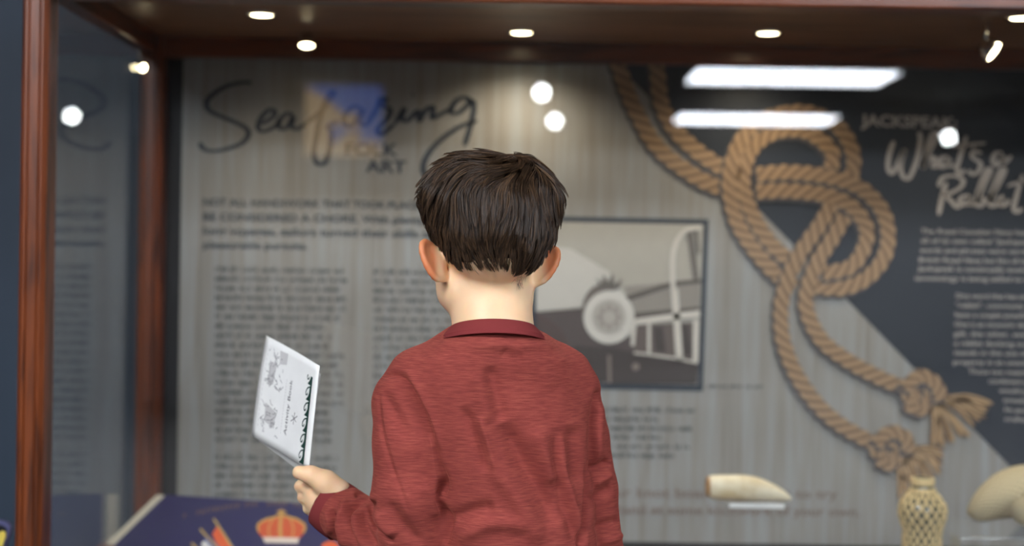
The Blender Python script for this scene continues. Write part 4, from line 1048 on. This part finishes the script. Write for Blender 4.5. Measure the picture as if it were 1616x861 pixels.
# ---- trousers and shoes
t_ = Grid((-.16, 1.64, .03), (.20, 1.98, .66), .004)
t_.loft([row(985, 819, .098, .07, .015), row(1040, 819, .10, .074, .015), row(1090, 819, .096, .072, .015)], YT_, .02)
DEN = plain('dark_trousers', (44, 48, 60), .85); SHOE = plain('shoe_grey', (70, 72, 78), .6); SOLE = plain('shoe_sole', (220, 218, 212), .7)
for L3 in (HL, HRt):
    an = ankle(L3[2]); kn = L3[1].copy(); kn[2] = .31
    t_.chain([L3[0], kn, an+np.array([0, 0, .01])], [.050, .045, .038], .02)
V, Q = t_.nets(); V = smooth(V, Q, 1, .5)
link('trousers', fastmesh(V, Q), DEN, person, True)
for L3 in (HL, HRt):
    an = ankle(L3[2]); q_ = Grid((an[0]-.08, an[1]-.07, -.005), (an[0]+.07, an[1]+.17, .13), .004)
    q_.ell((an[0], an[1], .045), (.035, .042, .04), None, .02); q_.ell((an[0]-.018, an[1]+.08, .032), (.036, .06, .026), None, .02); q_.chain([an, an+np.array([0, 0, .02])], [.036, .034], .01)
    q_.F[:, :, :] = np.maximum(q_.F, .012-q_.ax[2][None, None, :].astype(np.float32))
    V, Q = q_.nets(); V = smooth(V, Q, 1, .5); sh_ = link('shoe', fastmesh(V, Q), SHOE, person, True)
    bm = bmesh.new(); ring = []
    for i in range(28):
        a = 2*PI*i/28; x = math.cos(a); y = math.sin(a); ring.append((an[0]-.009+x*.038-(.010 if y > 0 else -.004)*abs(y), an[1]+.048+y*.096))
    vs = [bm.verts.new((x, y, 0)) for x, y in ring]; f = bm.faces.new(vs); r = bmesh.ops.extrude_face_region(bm, geom=[f]); bmesh.ops.translate(bm, verts=[v for v in r['geom'] if isinstance(v, bmesh.types.BMVert)], vec=(0, 0, .018))
    bmesh.ops.recalc_face_normals(bm, faces=bm.faces); me = bpy.data.meshes.new('mesh'); bm.to_mesh(me); bm.free(); link('sole', me, SOLE, sh_)

# ---- hair
def ellsd(P, c, r):
    p = (P-np.array(c)); r = np.array(r); k0 = np.linalg.norm(p/r, axis=-1)+1e-6; k1 = np.linalg.norm(p/r**2, axis=-1)+1e-6; return k0*(k0-1)/k1
def smin(a, b, k): h = np.clip(.5+.5*(b-a)/k, 0, 1); return b*(1-h)+a*h-k*h*(1-h)
def hairline(P):
    x, y = P[..., 0], P[..., 1]
    base = np.interp(y, [-.10, -.06, -.03, -.005, .015, .035, .05, .075, .1], [-.057, -.056, -.047, -.021, -.022, -.030, .010, .040, .045])
    nap = np.where(y < -.03, -.020*np.exp(-((x-.028)/.013)**2) - .006*np.exp(-((x+.045)/.012)**2) + .002*np.exp(-((x+.002)/.014)**2), 0)
    return base + nap
NKA = (W(773, 425, .012)-HC) @ HR; NKB = (W(776, 475, .0)-HC) @ HR
def skull(P):
    a = smin(ellsd(P, (0, -.004, 0), (.070, .088, .076)), ellsd(P, (0, -.035, -.028), (.058, .052, .05)), .02)
    v = NKB-NKA; q = P-NKA; t = np.clip((q@v)/(v@v), 0, 1); nk = np.linalg.norm(q-t[..., None]*v, axis=-1)-(.042+.0025*t)
    a = smin(a, nk, .02)
    Wp = P @ HR.T + HC; u = (Wp-g.lo)/g.h; i = np.clip(np.floor(u).astype(int), 0, g.n-2); f = np.clip(u-i, 0, 1); acc = 0
    for dx in (0, 1):
        for dy in (0, 1):
            for dz in (0, 1):
                wgt = (f[..., 0] if dx else 1-f[..., 0])*(f[..., 1] if dy else 1-f[..., 1])*(f[..., 2] if dz else 1-f[..., 2]); acc = acc+wgt*g.F[i[..., 0]+dx, i[..., 1]+dy, i[..., 2]+dz]
    back = (P[..., 1] < -.02) & (np.abs(P[..., 0]) < .062) & (acc < .03)
    return np.where(back, np.minimum(a, acc), a)-.0006
def hairsurf(P):
    a = ellsd(P, (0, -.006, .010), (.083, .102, .080)); b = ellsd(P, (.043, -.012, .046), (.044, .075, .040)); c = ellsd(P, (-.040, -.012, .030), (.047, .08, .045)); d = ellsd(P, (0.0, -.045, -.030), (.066, .052, .042))
    v = smin(smin(a, b, .02), smin(c, d, .03), .02)
    h_ = P[..., 2]-hairline(P); t = np.clip(.0012 + np.maximum(h_, 0)*.10 + np.maximum(h_-.018, 0)*.36, .0006, .024)
    return np.maximum(v, skull(P)-t)
hg = Grid((HC[0]-.12, HC[1]-.13, HC[2]-.10), (HC[0]+.12, HC[1]+.13, HC[2]+.12), .0028)
X, Y, Z = np.meshgrid(*hg.ax, indexing='ij'); PL = (np.stack([X, Y, Z], -1)-HC) @ HR
Fh = np.maximum(hairsurf(PL)+np.clip((PL[..., 2]-hairline(PL))*.2, .0008, .0055), hairline(PL)+.004-PL[..., 2]); hg.F = np.maximum(Fh, -.02).astype(np.float32)
capV, capQ = hg.nets(); capV = smooth(capV, capQ, 2, .5)
rng = np.random.default_rng(3)
def grad(P, f, e=.0008):
    G = np.stack([(f(P+np.eye(3)[i]*e)-f(P-np.eye(3)[i]*e))/(2*e) for i in range(3)], -1); return G/(np.linalg.norm(G, axis=-1, keepdims=True)+1e-9)
CROWN = np.array([.020, -.040, .085])
def trace(R0, steps, ln, lift, seed):
    """ln: total length per strand, lift: final height above hair surface"""
    P = R0.copy(); out = [P.copy()]; n = len(P); st = ln/steps
    for k in range(steps):
        s = (k+1)/steps; G = grad(P, hairsurf)
        v = P-CROWN; v = v/(np.linalg.norm(v, axis=1, keepdims=True)+1e-6)
        sw = np.cross(v, G)*.35
        low = np.clip((.03-P[:, 2])/.06, 0, 1)[:, None]
        d = v*(1-.5*low)+sw*(1-low*.7)+np.array([0, 0, -1.0])*(.35+1.0*low)
        back = np.clip((-P[:, 1]-.02)/.05, 0, 1)*np.clip((-.02-P[:, 2])/.03, 0, 1)
        d[:, 0] += back*.55*np.clip((.030-P[:, 0])/.02, -1, 1)
        fr = np.clip((P[:, 2]-.04)/.03, 0, 1)*np.clip((P[:, 1])/.05, 0, 1); d[:, 1] += fr*.8
        tr_ = np.clip((P[:, 0]-.03)/.03, 0, 1)*np.clip((P[:, 2]-.035)/.03, 0, 1); d[:, 0] += tr_*.7; d[:, 2] += tr_*.45
        q = P*38.0; d += .5*np.stack([np.sin(q[:, 1]*1.7+q[:, 2]*1.3+1), np.sin(q[:, 2]*1.1+q[:, 0]*1.9+2), np.sin(q[:, 0]*1.6+q[:, 1]*1.2)], -1)
        d = d-G*(d*G).sum(1, keepdims=True); d /= np.linalg.norm(d, axis=1, keepdims=True)+1e-9
        P = P+d*st[:, None]; f = hairsurf(P); G = grad(P, hairsurf); tgt = -.004+(lift+.004)*s**1.2
        P = P-G*(f-tgt)[:, None]; out.append(P.copy())
    return np.stack(out, 1)
def roots(n):
    out = []
    while sum(len(o) for o in out) < n:
        d = rng.normal(size=(n*2, 3)); d /= np.linalg.norm(d, axis=1, keepdims=True); P = d*np.array([.078, .095, .085])+np.array([0, -.005, .0])
        for _ in range(3): P = P-grad(P, hairsurf)*(hairsurf(P)+.004)[:, None]
        P = P[(P[:, 2] > hairline(P)+.005)]; out.append(P)
    return np.concatenate(out)[:n]
NS, NG, ST = 19000, 800, 9
G0 = roots(NG); R0 = roots(NS)
gl = rng.uniform(.030, .055, NG); hgt = np.clip((G0[:, 2]+.06)/.14, 0, 1); gl *= .45+.75*hgt; glift = rng.uniform(-.002, .0065, NG)*(.3+hgt)
GT = trace(G0, ST, gl, glift, 1)
d2 = ((R0[:, None, :]-G0[None])**2).sum(-1); gi = d2.argmin(1)
ln = gl[gi]*rng.uniform(.75, 1.12, NS); lf = glift[gi]+rng.uniform(-.0005, .0018, NS)
T = trace(R0, ST, ln, lf, 2)
s = np.linspace(0, 1, ST+1)[None, :, None]; wt = .68*s
T = T*(1-wt)+(GT[gi]+(R0-G0[gi])[:, None, :]*.25)*wt
zz_ = T[:, :, 2] < hairline(T)-.007-.004*rng.uniform(size=(len(T), 1)); zz_[:, 0] = False
fr_ = np.where(zz_.any(1), zz_.argmax(1)/ST, 1.0); T = T[fr_ > .15]; fr_ = fr_[fr_ > .15]
ts = np.linspace(0, 1, ST+1)[None, :]*fr_[:, None]*ST; i0_ = np.minimum(ts.astype(int), ST-1); f_ = (ts-i0_)[..., None]; ar_ = np.arange(len(T))[:, None]
T = T[ar_, i0_]*(1-f_)+T[ar_, i0_+1]*f_
F0 = rng.normal(size=(9000, 3)); F0 /= np.linalg.norm(F0, axis=1, keepdims=True); F0 = F0*np.array([.07, .09, .08])
for _ in range(3): F0 = F0-grad(F0, skull)*(skull(F0)+.0002)[:, None]
fh = F0[:, 2]-hairline(F0); F0 = F0[(fh > -.010) & (fh < .008) & (F0[:, 1] < .02) & (rng.uniform(size=len(F0)) < np.clip((fh+.010)/.014, .1, 1))]
FT = [F0]; Pq = F0.copy(); rd = rng.normal(size=F0.shape)*.35
for k in range(ST):
    G = grad(Pq, skull); dd = np.array([.15, 0, -1.0])+rd; dd -= G*(dd*G).sum(1, keepdims=True); dd /= np.linalg.norm(dd, axis=1, keepdims=True)
    Pq = Pq+dd*.0009; G = grad(Pq, skull); Pq = Pq-G*(skull(Pq)-(.0002+.0002*k))[:, None]; FT.append(Pq.copy())
T = np.concatenate([T, np.stack(FT, 1)]); NFINE = len(F0)
TW = T @ HR.T + HC; n = len(TW)
tan = np.gradient(TW, axis=1); tan /= np.linalg.norm(tan, axis=2, keepdims=True)+1e-9
rf = rng.normal(size=(n, 1, 3)); a1 = np.cross(tan, rf); a1 /= np.linalg.norm(a1, axis=2, keepdims=True)+1e-9; a2 = np.cross(tan, a1)
rad = (.00042*(1-.72*np.linspace(0, 1, ST+1)**1.5))[None, :, None]*np.where(np.arange(n) < n-NFINE, 1.0, .32)[:, None, None]
SV = np.stack([TW+rad*(a1*math.cos(2*PI*k/3)+a2*math.sin(2*PI*k/3)) for k in range(3)], 2).reshape(-1, 3)
base = (np.arange(n)[:, None, None]*(ST+1)+np.arange(ST)[None, :, None])*3; kk_ = np.arange(3)[None, None, :]; k2 = (kk_+1) % 3
SQ = np.stack([base+kk_, base+k2, base+3+k2, base+3+kk_], -1).reshape(-1, 4)
def hairmat():
    m, nt, p = newmat('dark_brown_hair'); L = nt.links.new
    ge = nt.nodes.new('ShaderNodeNewGeometry'); cr = nt.nodes.new('ShaderNodeValToRGB'); e = cr.color_ramp.elements
    e[0].position = 0; e[0].color = srgb(36, 26, 18); e[1].position = 1; e[1].color = srgb(112, 84, 58); x = e.new(.6); x.color = srgb(62, 46, 33)
    L(ge.outputs['Random Per Island'], cr.inputs[0]); L(cr.outputs[0], p.inputs['Base Color']); p.inputs['Roughness'].default_value = .38; p.inputs['Specular IOR Level'].default_value = .45
    return m
HV = np.concatenate([capV, SV]); HQ = np.concatenate([capQ, SQ+len(capV)])
hm_ = fastmesh(HV, HQ); hm_.materials.append(plain('hair_roots', (30, 22, 17), .95, 0, .1)); hm_.materials.append(hairmat())
mi_ = np.zeros(len(hm_.polygons), np.int32); mi_[len(capQ):] = 1; hm_.polygons.foreach_set('material_index', mi_)
link('hair', hm_, None, person, True)
for o in person.children: o.matrix_parent_inverse = Matrix.Translation(-Vector(person.location))

# ============================================================ BOOKLET
bk = empty('booklet', at(487, 735, 1.885), 'white folded booklet with green wave border held in the left hand', 'booklet')
PA, PB, PC_, PD = at(420, 529, 2.03), at(504, 577, 1.885), at(487, 741, 1.882), at(397, 687, 2.02)
def bkp(u, v, off=0.0):
    """u across (0 hinge .. 1), v down"""
    p = PA*(1-u)*(1-v)+PB*u*(1-v)+PC_*u*v+PD*(1-u)*v
    nn = (PB-PA).cross(PD-PA).normalized(); nn = nn if nn.y < 0 else -nn
    b = .006*math.sin(PI*v)*(1-u) - .003*math.sin(PI*u)
    return p + nn*(off+b) + Vector((.004*math.sin(PI*v)*(1-u), 0, 0))
def leaf(name, f, m, n=14, th=.0005):
    V = [f(i/n, j/n, 0) for j in range(n+1) for i in range(n+1)] + [f(i/n, j/n, -th) for j in range(n+1) for i in range(n+1)]; Fc = []; B = (n+1)**2
    for j in range(n):
        for i in range(n):
            a = j*(n+1)+i; Fc.append((a, a+n+1, a+n+2, a+1)); Fc.append((B+a, B+a+1, B+a+n+2, B+a+n+1))
    for i in range(n):
        for (a, b) in ((i, i+1), (n*(n+1)+i+1, n*(n+1)+i), ((i+1)*(n+1), i*(n+1)), (i*(n+1)+n, (i+1)*(n+1)+n)): Fc.append((a, b, B+b, B+a))
    return link(name, meshof(V, Fc), m, bk, True)
PAPER = plain('white_paper', (240, 240, 236), .7)
leaf('cover', bkp, PAPER)
PB2, PC2 = at(506, 590, 1.95), at(478, 748, 1.945)
def bkp2(u, v, off=0.0):
    p = PA*(1-u)*(1-v)+PB2*u*(1-v)+PC2*u*v+PD*(1-u)*v
    return p + Vector((.004*math.sin(PI*v)*(1-u), .0012+.004*math.sin(PI*u)-off*0, 0)) + Vector((0, .006*math.sin(PI*v)*-(1-u), 0)) - Vector((0, off, 0))
leaf('back_cover', bkp2, PAPER)
GREENI = plain('dark_green_ink', (24, 62, 52), .6); GREYI = plain('grey_ink', (150, 148, 148), .7); LGREYI = plain('pale_grey_ink', (206, 204, 202), .7); BLKI = plain('black_ink', (98, 96, 98), .7)
def ink(name, polys, m, off=.0004, lab=None):
    V = []; Fc = []
    for poly in polys:
        b = len(V); V += [bkp(u, v, off) for u, v in poly]; Fc.append(tuple(range(b, b+len(poly))))
    o = link(name, meshof(V, Fc), m, bk)
    if lab: o['label'] = lab
def inks(strokes, wd):
    out = []
    for s_ in strokes: out += strip(s_, wd)
    return out
# wave border near the right edge (u ~ .80-.90)
wp = []
NW = 6
for i in range(NW):
    v1 = .985-i*.152; v0 = v1-.165
    back = [(.905, v1-(v1-v0)*t) for t in (0, .25, .5, .75, 1)]
    crest = [(.885, v0+.01), (.84, v0+.035), (.79, v0+.085), (.775, v0+.11), (.80, v0+.105), (.835, v0+.085), (.862, v0+.10), (.85, v0+.135), (.81, v0+.160)]
    q = back + crest
    for a in range(0, 1): 
        b1 = [(.905, v0), (.885, v0+.005), (.86, v0+.03), (.862, v0+.10), (.905, v0+.11)]; b2 = [(.905, v0+.10), (.862, v0+.09), (.84, v0+.13), (.80, v0+.165), (.905, v0+.17)]
        wp += [b1, b2] + strip([(.87, v0+.03), (.82, v0+.05), (.785, v0+.09), (.79, v0+.12), (.82, v0+.115), (.825, v0+.095)], .014)
ink('wave_border', [[(.91-(.91-min(.91, u))*.78, min(.985, max(.14, v))) for u, v in p_] for p_ in wp], GREENI, lab='dark green wave pattern')
def bktext(txt, u0, u1, vlo, vhi, m, name, bold=.01):
    V, Fc = font_mesh(txt, bold); mn, mxx = V[:, 0].min(), V[:, 0].max()
    link(name, meshof([bkp(u1-(v[1]/.72)*(u1-u0), vlo+(vhi-vlo)*(v[0]-mn)/(mxx-mn), .0004) for v in V], Fc), m, bk)['label'] = 'printed title reading Activity Book'
bktext('Activity Book', .51, .555, .82, .28, BLKI, 'title', 0)
rn = random.Random(5); sk = []
for i in range(70):
    u = rn.uniform(.12, .38); v = rn.uniform(.08, .45) if i < 42 else rn.uniform(.6, .92); sk.append([(u, v), (u+rn.uniform(-.04, .04), v+rn.uniform(-.03, .03)), (u+rn.uniform(-.06, .06), v+rn.uniform(-.05, .05))])
ink('line_drawing', inks([[(min(.42, max(.1, u)), min(.96, max(.05, v))) for u, v in s0] for s0 in sk[:42]], .006), GREYI, lab='upper grey pen drawing')
ink('line_drawing', inks([[(min(.42, max(.1, u)), min(.96, max(.05, v))) for u, v in s0] for s0 in sk[42:]], .006), GREYI, lab='lower grey pen drawing')
for q_ in ([(.28, .07), (.42, .06), (.42, .17), (.30, .2)], [(.16, .62), (.34, .66), (.34, .82), (.18, .8)], [(.14, .22), (.26, .2), (.24, .42), (.15, .44)]): ink('drawing_patch', [q_], LGREYI, .00025)
ink('star_mark', inks([[(.62, .60), (.70, .64)], [(.66, .56), (.655, .68)], [(.61, .66), (.71, .58)]], .008), GREYI)
ink('fine_lines', inks([[(.46, .3+.03*i), (.46, .32+.03*i)] for i in range(18)], .006), LGREYI)
ink('fine_lines', inks([[(.08, .1+.05*i), (.082, .13+.05*i)] for i in range(16)], .006), LGREYI)
for o in bk.children: o.matrix_parent_inverse = Matrix.Translation(-Vector(bk.location))
